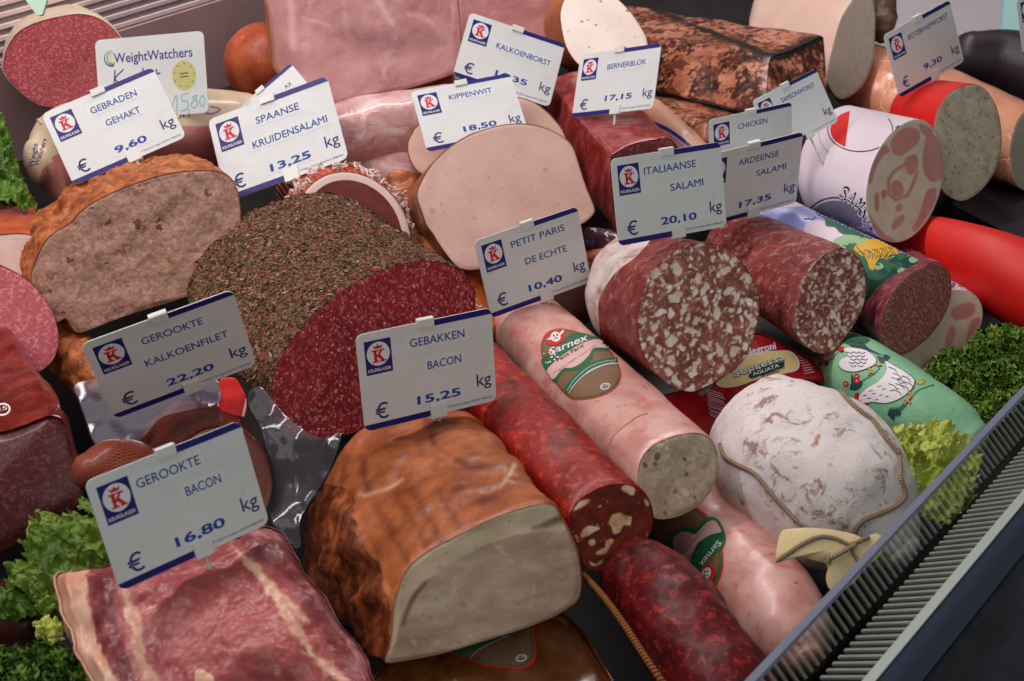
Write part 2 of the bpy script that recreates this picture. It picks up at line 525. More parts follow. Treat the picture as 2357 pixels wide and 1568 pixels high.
def grain_face(name, dark, mid, fat, scale, amount, fat2=None, scale2=None, amount2=0.0, rough=0.45, spec=0.25, blotch=None,
               elong=(1, 1, 1), warp=0.003, warpf=90, soft=0.10, bump=0.25, sss=0.0, coat=0.0, speck=0.35, jit=1.3):
    """cut meat: a ground of fine mince with flecks of fat"""
    m = Mat(name, rough, spec, coat=coat, sss=sss)
    v0 = m.scale(m.warp(warp, warpf), elong)
    fine = m.noise(scale*2.2, 4, 0.65, vec=v0)
    base = m.ramp(fine, [(0.32, lin(dark)), (0.68, lin(mid))])
    big = m.noise(18, 3)
    base = m.mix(m.sharp(big, 0.4, 0.7), base, m.mix(0.55, base, lin(blotch or dark)))
    def blobs(sc, am, col, base, jit):
        vo = m.voro(sc, vec=v0)
        sep = m.n('ShaderNodeSeparateColor'); m.put(sep.inputs[0], vo.outputs['Color'])
        thr = m.math('MULTIPLY', m.math('POWER', sep.outputs[0], jit), am)
        f = m.sharp(m.math('SUBTRACT', thr, vo.outputs['Distance']), -soft*0.5, soft*0.5)
        tone = m.mix(sep.outputs[1], lin(col), tuple(q*0.75 for q in lin(col)[:3]) + (1,))
        return m.mix(f, base, tone), f
    sm_ = m.math('MULTIPLY', m.sharp(m.noise(scale*0.9, 3, 0.6, 0.4, vec=v0), 0.50, 0.64), speck)
    base = m.mix(sm_, base, lin(fat))
    col, f = blobs(scale, amount, fat, base, jit)
    if scale2: col, f2 = blobs(scale2, amount2, fat2 or fat, col, 1.6); f = m.math('MAXIMUM', f, f2)
    m.color(col)
    h = m.math('ADD', m.math('MULTIPLY', f, 0.35), m.math('MULTIPLY', fine, 0.8))
    m.bump(h, bump, 0.0006)
    return m.m

def skin(name, stops, scale=40, detail=5, rough=0.35, spec=0.5, coat=0.0, bump=0.3, bscale=160, bdist=0.0008, spots=None,
         dist=0.3, mottled=None, coat_rough=0.12, sss=0.0):
    """casing or rind: mottled colour, fine wrinkles"""
    m = Mat(name, rough, spec, coat, coat_rough=coat_rough, sss=sss)
    col = m.ramp(m.noise(scale, detail, 0.6, dist), [(p, lin(c)) for p, c in stops])
    if mottled:
        c2, sc, lo, hi = mottled
        col = m.mix(m.sharp(m.noise(sc, 4, 0.6, 0.6), lo, hi), col, lin(c2))
    if spots:
        c2, sc, am = spots
        vo = m.voro(sc, vec=m.warp(0.002, 120))
        col = m.mix(m.sharp(vo.outputs['Distance'], am+0.06, am-0.06), col, lin(c2))
    m.color(col)
    m.bump(m.noise(bscale, 5, 0.65), bump, bdist)
    return m.m

_m = Mat('white_card', 0.30, 0.5)
_m.color(_m.mix(_m.math('MULTIPLY', _m.sharp(_m.noise(34, 5, 0.7), 0.60, 0.72), 0.30), _m.ramp(_m.noise(12, 3), [(0.3, lin((214, 217, 217))), (0.7, lin((224, 227, 226)))]), lin((196, 190, 180))))
_m.rough(_m.ramp(_m.noise(50, 5, 0.7), [(0.3, (0.24,)*3), (0.7, (0.5,)*3)])); white_card = _m.m
navy_ink = plain('navy_ink', (34, 32, 112), 0.35)
letter_ink = plain('letter_ink', (46, 84, 156), 0.45)
price_ink = plain('price_ink', (30, 72, 160), 0.45)
unit_ink = plain('unit_ink', (38, 40, 112), 0.45)
logo_red = plain('logo_red', (205, 30, 42), 0.4)
white_ink = plain('white_ink', (225, 228, 232), 0.4)
grey_ink = plain('grey_ink', (120, 122, 140), 0.5)
clip_plastic = plain('clip_plastic', (222, 224, 218), 0.3, 0.5, coat=0.3)
strip_film = plain('strip_film', (222, 225, 224), 0.32, 0.5)

def clear_film(name, tint=(0.9, 0.9, 0.95), gloss=0.16, rough=0.08, haze=0.1, hazecol=(190, 185, 195)):
    m = bpy.data.materials.new(name); m.use_nodes = True
    nt = m.node_tree; nt.nodes.clear()
    out = nt.nodes.new('ShaderNodeOutputMaterial')
    tr = nt.nodes.new('ShaderNodeBsdfTransparent'); tr.inputs[0].default_value = (*tint, 1)
    gl = nt.nodes.new('ShaderNodeBsdfGlossy'); gl.inputs['Roughness'].default_value = rough
    df = nt.nodes.new('ShaderNodeBsdfDiffuse'); df.inputs[0].default_value = lin(hazecol)
    lw = nt.nodes.new('ShaderNodeLayerWeight'); lw.inputs[0].default_value = 0.35
    ma = nt.nodes.new('ShaderNodeMath'); ma.operation = 'MULTIPLY_ADD'; ma.use_clamp = True
    nt.links.new(lw.outputs['Fresnel'], ma.inputs[0]); ma.inputs[1].default_value = 0.14; ma.inputs[2].default_value = gloss
    m1 = nt.nodes.new('ShaderNodeMixShader'); m1.inputs[0].default_value = haze
    nt.links.new(tr.outputs[0], m1.inputs[1]); nt.links.new(df.outputs[0], m1.inputs[2])
    m2 = nt.nodes.new('ShaderNodeMixShader'); nt.links.new(ma.outputs[0], m2.inputs[0])
    nt.links.new(m1.outputs[0], m2.inputs[1]); nt.links.new(gl.outputs[0], m2.inputs[2])
    nt.links.new(m2.outputs[0], out.inputs[0])
    return m
# ------------------------------------------------------------------ the display case
U = np.array([0.677, 0.736, 0.0]); CU = np.array([0.736, -0.677, 0.0]); ZW = np.array([0, 0, 1.0])
def prism(profile, org, t0, t1, name, mat_, parent, seg=2, closed=True, smooth=False):
    """profile of (towards customer, up) carried along the counter"""
    V, F = [], []
    m = len(profile)
    ts = np.linspace(t0, t1, seg)
    for t in ts:
        for a, z in profile: V.append(org + U*t + CU*a + ZW*z)
    for k in range(seg-1):
        for i in range(m if closed else m-1):
            j = (i+1) % m
            F.append((k*m+i, k*m+j, (k+1)*m+j, (k+1)*m+i))
    if closed:
        F.append(tuple(range(m-1, -1, -1))); F.append(tuple((seg-1)*m+i for i in range(m)))
    return part(name, V, F, mat_, parent, smooth=smooth)
def boxes(lst, name, mat_, parent):
    """each box: origin, three edge vectors"""
    V, F = [], []
    for o, a, b, c in lst:
        o, a, b, c = map(np.asarray, (o, a, b, c)); k = len(V)
        for q in (o, o+a, o+a+b, o+b, o+c, o+a+c, o+a+b+c, o+b+c): V.append(q)
        F += [tuple(k+i for i in f) for f in ((0,3,2,1), (4,5,6,7), (0,1,5,4), (1,2,6,5), (2,3,7,6), (3,0,4,7))]
    return part(name, V, F, mat_, parent, smooth=False)

m_tray = Mat('tray_steel', 0.45, 0.5); m_tray.color(m_tray.ramp(m_tray.noise(30, 4), [(0.3, lin((20, 18, 19))), (0.7, lin((34, 31, 32)))])); m_tray = m_tray.m
m_wall = Mat('case_back', 0.42, 0.5)
m_wall.color(m_wall.ramp(m_wall.noise(9, 4), [(0.3, lin((164, 132, 134))), (0.7, lin((182, 148, 150)))])); m_wall = m_wall.m
m_slat = plain('slat_metal', (226, 204, 208), 0.4, 0.5)
m_black = plain('dark_gap', (14, 13, 14), 0.8, 0.2)
m_vent = plain('vent_metal', (158, 159, 152), 0.35, 0.5, vary=0.08)
m_strip = plain('strip_plastic', (182, 188, 182), 0.35, 0.5)
m_bumper = plain('bumper_paint', (54, 61, 80), 0.3, 0.5, coat=0.3)
m_panel = Mat('front_panel', 0.35, 0.5); m_panel.color(m_panel.ramp(m_panel.noise(14, 4, 0.6, 1.0), [(0.35, lin((24, 28, 34))), (0.65, lin((48, 52, 60)))])); m_panel = m_panel.m

KS = 0.88
A0 = w_of(P(1867.5, 1568, 0.78*KS))
tr = part('case_floor', [np.array([A0[0], A0[1], -0.07]) + U*a + CU*b for a, b in ((-1.2, 0.0), (3.0, 0.0), (3.0, -1.7), (-1.2, -1.7))], [(0, 1, 2, 3)], m_tray, None, smooth=False)
tr['kind'] = 'structure'

# front rail: glass lip, air vent, bumper
t = thing('glass_lip', 'low clear glass lip with grey top edge along the front of the counter', 'glass panel', A0)
mg = bpy.data.materials.new('lip_glass'); mg.use_nodes = True
nt = mg.node_tree; nt.nodes.clear()
_o = nt.nodes.new('ShaderNodeOutputMaterial'); _t = nt.nodes.new('ShaderNodeBsdfTransparent'); _t.inputs[0].default_value = (0.86, 0.93, 0.90, 1)
_g = nt.nodes.new('ShaderNodeBsdfGlossy'); _g.inputs['Roughness'].default_value = 0.02; _g.inputs[0].default_value = (0.9, 0.95, 0.92, 1)
_m = nt.nodes.new('ShaderNodeMixShader'); _m.inputs[0].default_value = 0.30
nt.links.new(_t.outputs[0], _m.inputs[1]); nt.links.new(_g.outputs[0], _m.inputs[2]); nt.links.new(_m.outputs[0], _o.inputs[0])
HG = 0.074*KS
prism([(0, 0.001), (0, HG)], A0, -0.4, 1.6, 'pane', mg, t, closed=False)
m_rim = plain('glass_edge', (120, 124, 142), 0.25, 0.6, coat=0.4)
prism([(-0.0022, HG), (0.0018, HG), (0.0024, HG+0.0012), (0.0018, HG+0.0045), (-0.0022, HG+0.0045), (-0.0028, HG+0.0012)], A0, -0.4, 1.6, 'top_edge', m_rim, t)

t = thing('air_vent', 'dark slotted air vent running beside the glass lip', 'vent', A0)
KV, WV = 0.83, 0.031*KS
sl = []
dirv = CU + ZW*KV
k = -0.35
while k < 1.45:
    sl.append((A0 + U*k + CU*0.0025 + ZW*0.001, U*0.0025, dirv*(WV-0.0025), np.cross(U, dirv)/1.3*0.0016)); k += 0.0076*KS
boxes(sl, 'slats', m_vent, t)
prism([(0.0012, -0.010), (WV+0.002, KV*WV-0.016), (WV+0.002, KV*WV-0.017), (0.0012, -0.011)], A0, -0.4, 1.5, 'backing', m_black, t)
prism([(WV, KV*WV-0.001), (WV+0.0058, KV*WV+0.0005), (WV+0.0058, KV*WV-0.012), (WV, KV*WV-0.012)], A0, -0.4, 1.6, 'outer_strip', m_strip, t)
S0 = A0 + CU*(WV+0.0062) + ZW*(KV*WV)
t = thing('counter_bumper', 'dark blue grey bumper rail in front of the air vent', 'bumper', S0)
prism([(0, -0.001), (0.014, -0.003), (0.017, -0.006), (0.017, -0.03), (0, -0.03)], S0, -0.4, 1.7, 'rail', m_bumper, t)
prism([(0.0175, -0.008), (0.020, -0.0085), (0.022, -0.012), (0.060, -0.075), (0.062, -0.30), (0.0175, -0.30)], S0, -0.4, 1.7, 'front_panel', m_panel, t)

# back of the case
W0 = w_of(P(279, 71, 1.52))
t = thing('case_back_wall', 'mauve grey back panel of the display case below the slats', 'panel', W0 - ZW*0.4)
prism([(0, 0), (0, -0.42), (-0.02, -0.42), (-0.02, 0)], W0, -1.2, 2.2, 'sheet', m_wall, t)
t = thing('back_grille', 'pale pink louvre slats above the mauve back panel', 'grille', W0)
sl = []
for i in range(16):
    z0 = 0.002 + i*0.0132
    sl.append((W0 - U*1.2 + ZW*z0 - CU*0.004, U*3.4, ZW*0.0050, -CU*0.010 + ZW*0.004))
boxes(sl, 'slats', m_slat, t)
prism([(-0.03, 0), (-0.03, 0.30), (-0.034, 0.30), (-0.034, 0)], W0, -1.2, 2.2, 'dark_backing', m_black, t)

# far right: pale shelf, turquoise divider, black tray
m_pale = plain('pale_shelf', (176, 168, 174), 0.5, 0.4, vary=0.05)
q = [w_of(P(1900, -150, 2.25)), w_of(P(2700, -150, 2.25)), w_of(P(2700, 140, 1.75)), w_of(P(1880, 110, 1.75))]
t = thing('pale_shelf', 'pale lilac grey shelf plate behind the black tray', 'shelf', q[2])
part('plate', [*q, *[v - ZW*0.02 for v in q]], [(0,1,2,3), (7,6,5,4), (0,4,5,1), (1,5,6,2), (2,6,7,3), (3,7,4,0)], m_pale, t, smooth=False)
m_turq = plain('turquoise_glass', (160, 202, 200), 0.25, 0.5)
t = thing('turquoise_panel', 'pale turquoise divider at the far right behind the sign', 'divider', w_of(P(2340, 90, 1.62)))
qa = [P(2316, -60, 1.64), P(2420, -60, 1.64), P(2420, 95, 1.60), P(2304, 95, 1.60)]
part('pane', w_of(np.array(qa + [v + np.array([0, 0, 0.012]) for v in qa])), [(0,1,2,3), (7,6,5,4), (0,4,5,1), (1,5,6,2), (2,6,7,3), (3,7,4,0)], m_turq, t, smooth=False)
m_blk = skin('black_plastic', [(0.3, (30, 24, 32)), (0.7, (46, 36, 46))], rough=0.35, bump=0.05)
t_ = tube([(2235, 135, 1.56, 62), (2330, 150, 1.55, 78), (2480, 210, 1.50, 90)], caps=(0.9, 0.3))
t = thing('black_tray', 'rounded black tray edge at the far right behind the peach sausage', 'tray', base_of(t_))
part('edge', w_of(t_.V), t_.F, m_blk, t)
qb = [P(2230, 420, 1.36), P(2460, 400, 1.40), P(2480, 620, 1.16), P(2190, 470, 1.28)]
t = thing('black_tray', 'flat black tray showing between the peach sausage and the long red sausage', 'tray', w_of(qb[3]))
part('floor', w_of(np.array(qb + [v + np.array([0, -0.01, 0.01]) for v in qb])), [(0,1,2,3), (7,6,5,4), (0,4,5,1), (1,5,6,2), (2,6,7,3), (3,7,4,0)], m_blk, t, smooth=False)
# ------------------------------------------------------------------ meats
def meat(name, label, cat, side, face, m_side, m_face, sa=None, fa=None, side_name='casing', face_name='cut_face', group=None):
    t = thing(name, label, cat, base_of(side) if face is None else base_of(side, face), group)
    a = dict(sa or {})
    if hasattr(side, 'u') and 'u' not in a: a['u'] = side.u; a['v'] = side.v
    part(side_name, w_of(side.V), side.F, m_side, t, attrs=a)
    if face is not None: part(face_name, w_of(face.V), face.F, m_face, t, attrs=fa)
    return t
def flakes(body, n, size, mat_, parent, name, lift=0.0004, keep=None):
    """small dry herb leaves lying at all angles on a crust"""
    V, F, A = [], [], []
    me_f = body.F; areas = []
    tri = []
    for f in me_f:
        if len(f) == 4: tri += [(f[0], f[1], f[2]), (f[0], f[2], f[3])]
    tri = np.array(tri); p = body.V
    ar = np.linalg.norm(np.cross(p[tri[:, 1]]-p[tri[:, 0]], p[tri[:, 2]]-p[tri[:, 0]]), axis=1)
    pick = rng.choice(len(tri), n, p=ar/ar.sum())
    for k in pick:
        a, b = rng.random(2)
        if a + b > 1: a, b = 1-a, 1-b
        p0, p1, p2 = p[tri[k]]
        q = p0 + a*(p1-p0) + b*(p2-p0)
        nn = np.cross(p1-p0, p2-p0); nn /= np.linalg.norm(nn) + 1e-15
        if keep is not None and not keep(q): continue
        if nn @ (q - body.V.mean(0)) < 0: nn = -nn
        e1 = rng.normal(size=3); e1 -= nn*(e1 @ nn)*rng.uniform(0.6, 1.0); e1 /= np.linalg.norm(e1)
        e2 = np.cross(nn, e1) + nn*rng.normal()*0.5; e2 /= np.linalg.norm(e2)
        l = size*rng.uniform(0.5, 1.5); w = l*rng.uniform(0.25, 0.6); q = q + nn*lift
        o = len(V)
        V += [q - e1*l, q - e2*w, q + e1*l, q + e2*w]; F.append((o, o+1, o+2, o+3)); A += [rng.random()]*4
    return part(name, w_of(np.array(V)), F, mat_, parent, attrs={'rnd': A}, smooth=False)

# ---- 1 top-left fine salami
m = grain_face('fine_salami_cut', (112, 28, 36), (146, 50, 56), (190, 112, 112), 430, 0.3, scale2=230, amount2=0.16, blotch=(122, 34, 42), speck=0.5)
cas = skin('cream_casing', [(0.3, (206, 184, 156)), (0.7, (224, 206, 180))], scale=14, rough=0.3, bump=0.25, bscale=60, coat=0.25)
s, f, i = loaf(R(1, [(12,450),(40,330),(120,215),(260,145),(450,100),(570,92),(680,120),(780,190),(850,290),(872,400),(840,540),(720,660),(520,730),(330,738),(220,700),(110,610),(40,530)]),
               1.30, (*R(1, [(400, 300)])[0], 1.44), 0.93, noise=(0.002, 14, 3), rim=0.004, fnoise=(0.001, 30, 3), n=(0.05, 0.35, -0.93))
meat('salami', 'large dark red fine salami with cream casing in the top left corner', 'salami', s, f, cas, m)
gt = plain('tag_plastic', (190, 222, 200), 0.3, coat=0.3)
g = [P(x, y, 1.24) for x, y in R(1, [(165, -60), (325, -60), (318, 5), (292, 98), (272, 106), (248, 100), (178, 5)])]
t = thing('plastic_tag', 'pale green plastic tag tip above the top left salami', 'tag', w_of(g[4]))
part('tip', w_of(np.array(g + [q + np.array([0, 0, .004]) for q in g])), [tuple(range(7)), tuple(range(13, 6, -1))] + [(k, k+7, (k+1) % 7 + 7, (k+1) % 7) for k in range(7)], gt, t, smooth=False)

# ---- 2 wrapped ham with printed band
b = tube([(88, 372, 1.16, 52), (128, 366, 1.17, 112), (210, 356, 1.18, 126), (330, 330, 1.2, 118), (470, 300, 1.22, 100), (575, 285, 1.25, 72)], noise=(0.004, 12, 3), caps=(0.5, 0.6))
pk = pmask(b.px(), R(1, [(270,1230),(300,1160),(390,1055),(480,1000),(700,950),(1000,900),(1230,868),(1500,858),(1800,850),(1800,1700),(330,1700)]), 5)
M = Mat('wrapped_ham', 0.22, 0.5, coat=0.5, coat_rough=0.1, sss=0.05)
cream = M.ramp(M.noise(16, 4), [(0.3, lin((204, 182, 152))), (0.7, lin((222, 200, 172)))])
pink = M.ramp(M.noise(26, 5, 0.6, 0.8), [(0.3, lin((176, 98, 92))), (0.55, lin((196, 120, 112))), (0.75, lin((222, 168, 156)))])
M.color(M.mix(M.sharp(M.attr('pink'), 0.4, 0.6), cream, pink)); M.bump(M.noise(50, 4), 0.35, 0.0015)
t = meat('ham', 'thick wrapped ham with cream band and pink meat below the handwritten card', 'ham', b, None, M.m, None, sa={'pink': pk}, side_name='wrapping')
bp = plain('band_print', (92, 84, 130), 0.5); bp2 = plain('band_purple', (128, 104, 170), 0.5)
u = lambda pts: R(1, pts)
for it_ in ([(bp, 0, txt('Weight', *u([(228, 1150), (262, 985)]), 12, 0.01)), (bp, 0, txt('Watchers', *u([(262, 1140), (322, 955)]), 11, 0.01))],
            [(bp, 0, txt('UIT', *u([(1190, 822), (1325, 792)]), 10, 0.01))], [(bp2, 0, stroke(u([(1390, 770), (1450, 780), (1510, 750), (1440, 730)]), 4, smooth=20))]):
    decal('printed_band', it_, b, t)
tw = plain('twine', (190, 166, 110), 0.8)
cb = cord_on(u([(118, 860), (150, 810), (190, 790), (240, 800), (290, 850)]), b, 0.0011); part('tie', w_of(cb.V), cb.F, tw, t)

# ---- 4 orange ham ball
or_skin = skin('orange_ham_skin', [(0.3, (150, 62, 36)), (0.5, (178, 84, 50)), (0.75, (200, 112, 74))], scale=40, detail=6, rough=0.4, coat=0.12, bump=0.4, spots=((224, 170, 130), 60, 0.05))
b = tube([(608, 148, 1.42, 96), (690, 150, 1.46, 92)], caps=(0.9, 0.5), noise=(0.003, 14, 3))
b.V = b.V
meat('ham', 'round orange smoked ham in film beside the tall cut ham', 'ham', b, None, or_skin, None, side_name='skin')

# ---- 5 large cut ham blocks
def ham_face(name, a=(132, 74, 74), b_=(158, 100, 98), fat=(192, 148, 140)):
    M = Mat(name, 0.4, 0.35, coat=0.1, coat_rough=0.25, sss=0.05)
    v = M.warp(0.03, 12)
    n1 = M.noise(14, 5, 0.6, 0.5, vec=v)
    col = M.ramp(n1, [(0.25, lin(a)), (0.5, lin(b_)), (0.72, lin(tuple(min(255, q+16) for q in b_)))])
    w = M.n('ShaderNodeTexNoise', noise_type='RIDGED_MULTIFRACTAL'); w.inputs['Scale'].default_value = 9; w.inputs['Detail'].default_value = 2
    M.put(w.inputs['Vector'], v)
    col = M.mix(M.math('MULTIPLY', M.sharp(w.outputs['Fac'], 0.93, 1.15), 0.2), col, lin(fat))
    col = M.mix(M.attr('fat'), col, lin(fat)); col = M.mix(M.attr('dark'), col, lin((112, 58, 60)))
    col = M.mix(M.math('MULTIPLY', M.sharp(M.noise(9, 3, 0.5, 1.0), 0.45, 0.7), 0.35), col, lin(tuple(min(255, q+26) for q in b_)))
    col = M.mix(M.edge(M.attr('brown'), M.noise(40, 4), 0.8, 0.25), col, lin((150, 94, 60)))
    M.rough(M.ramp(M.noise(22, 5, 0.65), [(0.35, (0.24,)*3), (0.65, (0.52,)*3)]))
    M.color(col); M.bump(M.math('ADD', M.noise(70, 6, 0.66), M.math('MULTIPLY', M.noise(18, 3, 0.5, 1.5), 1.2)), 0.45, 0.002); return M.m
hf = ham_face('ham_cut')
rind = skin('ham_rind', [(0.3, (160, 92, 58)), (0.6, (190, 120, 78)), (0.8, (206, 150, 110))], scale=20, rough=0.35, coat=0.2)
s, f, i = loaf([(1062,-70),(1120,-95),(1300,-80),(1330,20),(1320,120),(1250,150),(1080,160),(1050,40)], 1.50, (1200, 0, 1.66), 0.95, n=(0.05, 0.25, -0.96), fnoise=(0.002, 14, 3), rim=0.006)
meat('ham', 'pink cut ham partly hidden behind the KALKOENBORST sign', 'ham', s, f, rind, hf, fa={'fat': np.zeros(len(f.V)), 'dark': np.zeros(len(f.V))})
s, f, i = loaf([(612,-70),(612,30),(620,110),(628,160),(680,205),(716,246),(760,248),(840,232),(960,200),(1045,172),(1060,160),(1064,110),(1062,60),(1056,0),(1045,-60),(840,-90)], 1.30, (800, 70, 1.5), 0.96,
               n=(-0.1, 0.22, -0.96), N=160, rings=44, fnoise=(0.003, 10, 4), rim=0.006, noise=(0.003, 12, 3))
q = f.px()
fat = np.maximum.reduce([smask(q, R(1, [(1985,0),(2000,60),(2000,160),(2010,330)]), 5, 8)*0.9, smask(q, R(1, [(2080,130),(2180,150),(2260,180)]), 3, 5)*0.7,
      smask(q, R(2, [(255,0),(290,40),(320,110),(365,170)]), [3,6,5,3], 8), smask(q, R(2, [(305,470),(298,500),(306,540)]), 3, 4)*0.9, smask(q, R(2, [(640,400),(680,350),(740,310)]), 2, 5)*0.5,
      smask(q, R(2, [(470,95),(560,110),(640,170)]), 2.5, 7)*0.7, smask(q, R(2, [(30,90),(40,160),(60,240),(110,290)]), 2.5, 8)*0.7, smask(q, R(2, [(0,420),(300,430),(620,400)]), 3, 16)*0.35, smask(q, R(2, [(808,0),(830,120),(830,260),(790,480)]), 7, 8)*0.6])
dk = np.maximum.reduce([smask(q, R(2, [(60,210),(200,270),(380,290),(560,280)]), [9,18,16,5], 26), smask(q, R(2, [(420,180),(600,240),(700,290)]), [5,10,4], 18)*0.7, smask(q, R(1, [(1850,60),(1880,250),(1960,420)]), 8, 16)*0.3])
t = meat('ham', 'tall block of pale pink cooked ham standing cut side forward', 'ham', s, f, rind, hf, fa={'fat': fat, 'dark': dk, 'brown': np.maximum(smask(q, R(1, [(1812,-100),(1822,120),(1845,300),(1880,430),(1960,560)]), [7, 9, 9, 7, 3], 14), smask(q, R(2, [(-280,770),(0,712),(420,606),(780,505)]), 2, 6)*0.7)}, side_name='rind')
s, f, i = loaf(R(2, [(-300,790),(0,700),(200,665),(420,600),(600,556),(790,498),(830,520),(790,560),(500,640),(200,700),(0,745),(-280,830)]), 1.285, (890, 205, 1.45), 1.0, n=(0, 0.6, -0.8), rim=0.003)
meat('ham', 'orange rind of a ham lying beneath the tall pink block', 'ham', s, f, rind, rind, face_name='edge')

# ---- 6 film wrapped pale ham
M = Mat('filmed_ham', 0.2, 0.5, coat=0.8, coat_rough=0.07, sss=0.05)
n1 = M.noise(26, 5, 0.62, 1.2)
M.color(M.ramp(n1, [(0.28, lin((168, 112, 112))), (0.5, lin((204, 156, 154))), (0.7, lin((228, 200, 196)))]))
M.bump(M.noise(34, 4, 0.6, 1.5), 0.6, 0.004)
b = tube([(700, 330, 1.17, 52), (790, 318, 1.18, 78), (900, 300, 1.19, 86), (1040, 275, 1.2, 80), (1120, 262, 1.21, 60)], noise=(0.004, 16, 3))
t = meat('ham', 'pale ham in shiny clear film left of the KIPPENWIT sign', 'ham', b, None, M.m, None, side_name='wrapping')
b2 = tube([(800, 420, 1.20, 60), (900, 400, 1.20, 90), (1040, 380, 1.22, 80)], noise=(0.004, 16, 3))
meat('ham', 'greyish pink filmed ham below the shiny one beside the netted roast', 'ham', b2, None, M.m, None, side_name='wrapping')

# ---- 8 white pate with orange casing
M = Mat('white_pate', 0.4, 0.45, sss=0.08)
c0 = M.ramp(M.noise(20, 4), [(0.35, lin((222, 204, 192))), (0.65, lin((234, 218, 208)))])
vo = M.voro(130, vec=M.warp(0.003, 80)); sep = M.n('ShaderNodeSeparateColor'); M.put(sep.inputs[0], vo.outputs['Color'])
sp_ = M.math('MULTIPLY', M.sharp(M.math('SUBTRACT', M.math('MULTIPLY', M.math('POWER', sep.outputs[0], 3.0), 0.30), vo.outputs['Distance']), -0.05, 0.05), 0.85)
M.color(M.mix(sp_, c0, lin((120, 112, 104)))); M.bump(M.noise(150, 4), 0.2, 0.0006)
cas8 = skin('orange_casing', [(0.3, (158, 84, 42)), (0.7, (192, 112, 62))], scale=45, rough=0.4, bump=0.3)
s, f, i = loaf(R(2, [(1510,130),(1520,40),(1560,-40),(1660,-110),(1780,-90),(1900,-10),(1990,80),(2060,180),(2100,260),(2110,360),(2060,450),(1960,520),(1800,520),(1660,460),(1590,390),(1540,290)]), 1.37, (1335, 85, 1.50), 0.95, n=(0.12, 0.45, -0.88), rim=0.002)
meat('pate', 'white pate log with orange casing behind the BERNERBLOK sign', 'pate', s, f, cas8, M.m)

# ---- 9 grilled blocks
M = Mat('charred_crust', 0.3, 0.5, coat=0.35, coat_rough=0.2)
v = M.warp(0.02, 20)
col = M.ramp(M.noise(34, 5, 0.65, 0.6, vec=v), [(0.28, lin((128, 66, 44))), (0.45, lin((172, 104, 78))), (0.65, lin((206, 144, 116)))])
grit = M.noise(150, 5, 0.75)
def blot(sc, lo, hi, kk, seedv):
    a_ = M.math('MULTIPLY', M.math('SUBTRACT', grit, 0.5), kk)
    return M.sharp(M.math('ADD', M.noise(sc, 4, 0.62, 0.8, vec=M.scale(v, seedv)), a_), lo, hi)
col = M.mix(M.math('MULTIPLY', blot(24, 0.45, 0.57, 0.75, (1, 1, 1)), 0.93), col, lin((84, 38, 20)))
col = M.mix(M.math('MULTIPLY', blot(34, 0.52, 0.61, 0.75, (1.2, 0.9, 1.1)), 0.9), col, lin((34, 16, 10)))
col = M.mix(M.sharp(M.noise(190, 4, 0.7), 0.62, 0.68), col, lin((44, 22, 14)))
vo = M.voro(75, vec=M.warp(0.01, 50), feature='DISTANCE_TO_EDGE')
ring = M.math('MULTIPLY', M.sharp(vo.outputs['Distance'], 0.09, 0.03), M.sharp(M.noise(14, 3), 0.5, 0.6))
col = M.mix(M.math('MULTIPLY', ring, 0.8), col, lin((48, 24, 16)))
col = M.mix(M.edge(M.attr('burn'), M.noise(38, 5, 0.7), 1.7, 0.22), col, lin((30, 18, 14)))
M.color(col); M.bump(M.noise(90, 5), 0.5, 0.0015); char = M.m
def burnmask(b, lines): 
    q = b.px(); return np.maximum.reduce([smask(q, l, w, 8) for l, w in lines])
bl = [(R(3, [(-400,-40),(0,140),(280,250),(560,360),(650,385),(720,370),(860,310),(985,240)]), [4,5,7,8,10,10,9,8]), (R(3, [(985,240),(900,130),(760,0)]), 3)]
s, f, i = loaf(R(3, [(615,395),(640,378),(720,355),(860,295),(960,248),(985,250),(992,300),(1000,420),(1005,560),(1000,660),(900,740),(700,790),(610,800),(590,760),(590,600),(600,450)]), 1.33,
               (1385, 95, 1.56), 0.98, N=120, n=(0.55, 0.30, -0.78), dome=0.1, noise=(0.004, 20, 3), rim=0.006, fnoise=(0.002, 30, 3), rings=24)
meat('baked_pate', 'charred brown baked pate block with blackened edges at the top', 'pate', s, f, char, char, sa={'burn': burnmask(s, bl)}, fa={'burn': burnmask(f, bl)}, side_name='crust', face_name='end_crust')
s, f, i = loaf(R(3, [(180,860),(300,830),(500,810),(620,860),(640,1000),(560,1080),(300,1060),(190,1000)]), 1.28, (1390, 215, 1.50), 1.0, n=(0.5, 0.3, -0.8), dome=0.1, noise=(0.004, 20, 3))
meat('baked_pate', 'second charred pate block lying under the first', 'pate', s, f, char, char, sa={'burn': np.zeros(len(s.V))}, fa={'burn': np.zeros(len(f.V))}, side_name='crust', face_name='end_crust')

# ---- 10 pale sausage and dark smoked piece
gb = grain_face('grey_beige_cut', (150, 138, 126), (166, 154, 142), (180, 170, 158), 160, 0.2, bump=0.1, warp=0.004)
pcas = skin('pale_pink_casing', [(0.3, (214, 178, 162)), (0.7, (228, 196, 182))], scale=12, rough=0.35, bump=0.15, coat=0.2)
s, f, i = loaf(R(3, [(1010,560),(1020,430),(1050,300),(1100,130),(1180,0),(1250,-90),(1310,-60),(1335,60),(1338,200),(1320,420),(1240,600),(1100,680)]), 1.46, (1795, 10, 1.66), 1.05, n=(0.45, 0.3, -0.84), rim=0.002)
meat('sausage', 'large pale pink sausage with grey beige cut behind the grilled block', 'sausage', s, f, pcas, gb)
dsm = skin('dark_smoked', [(0.3, (58, 40, 32)), (0.55, (98, 72, 56)), (0.8, (140, 116, 96))], scale=40, rough=0.4, bump=0.5)
b = tube([(2028, -60, 1.55, 40), (2035, 0, 1.55, 34), (2028, 75, 1.54, 30)], noise=(0.006, 30, 3))
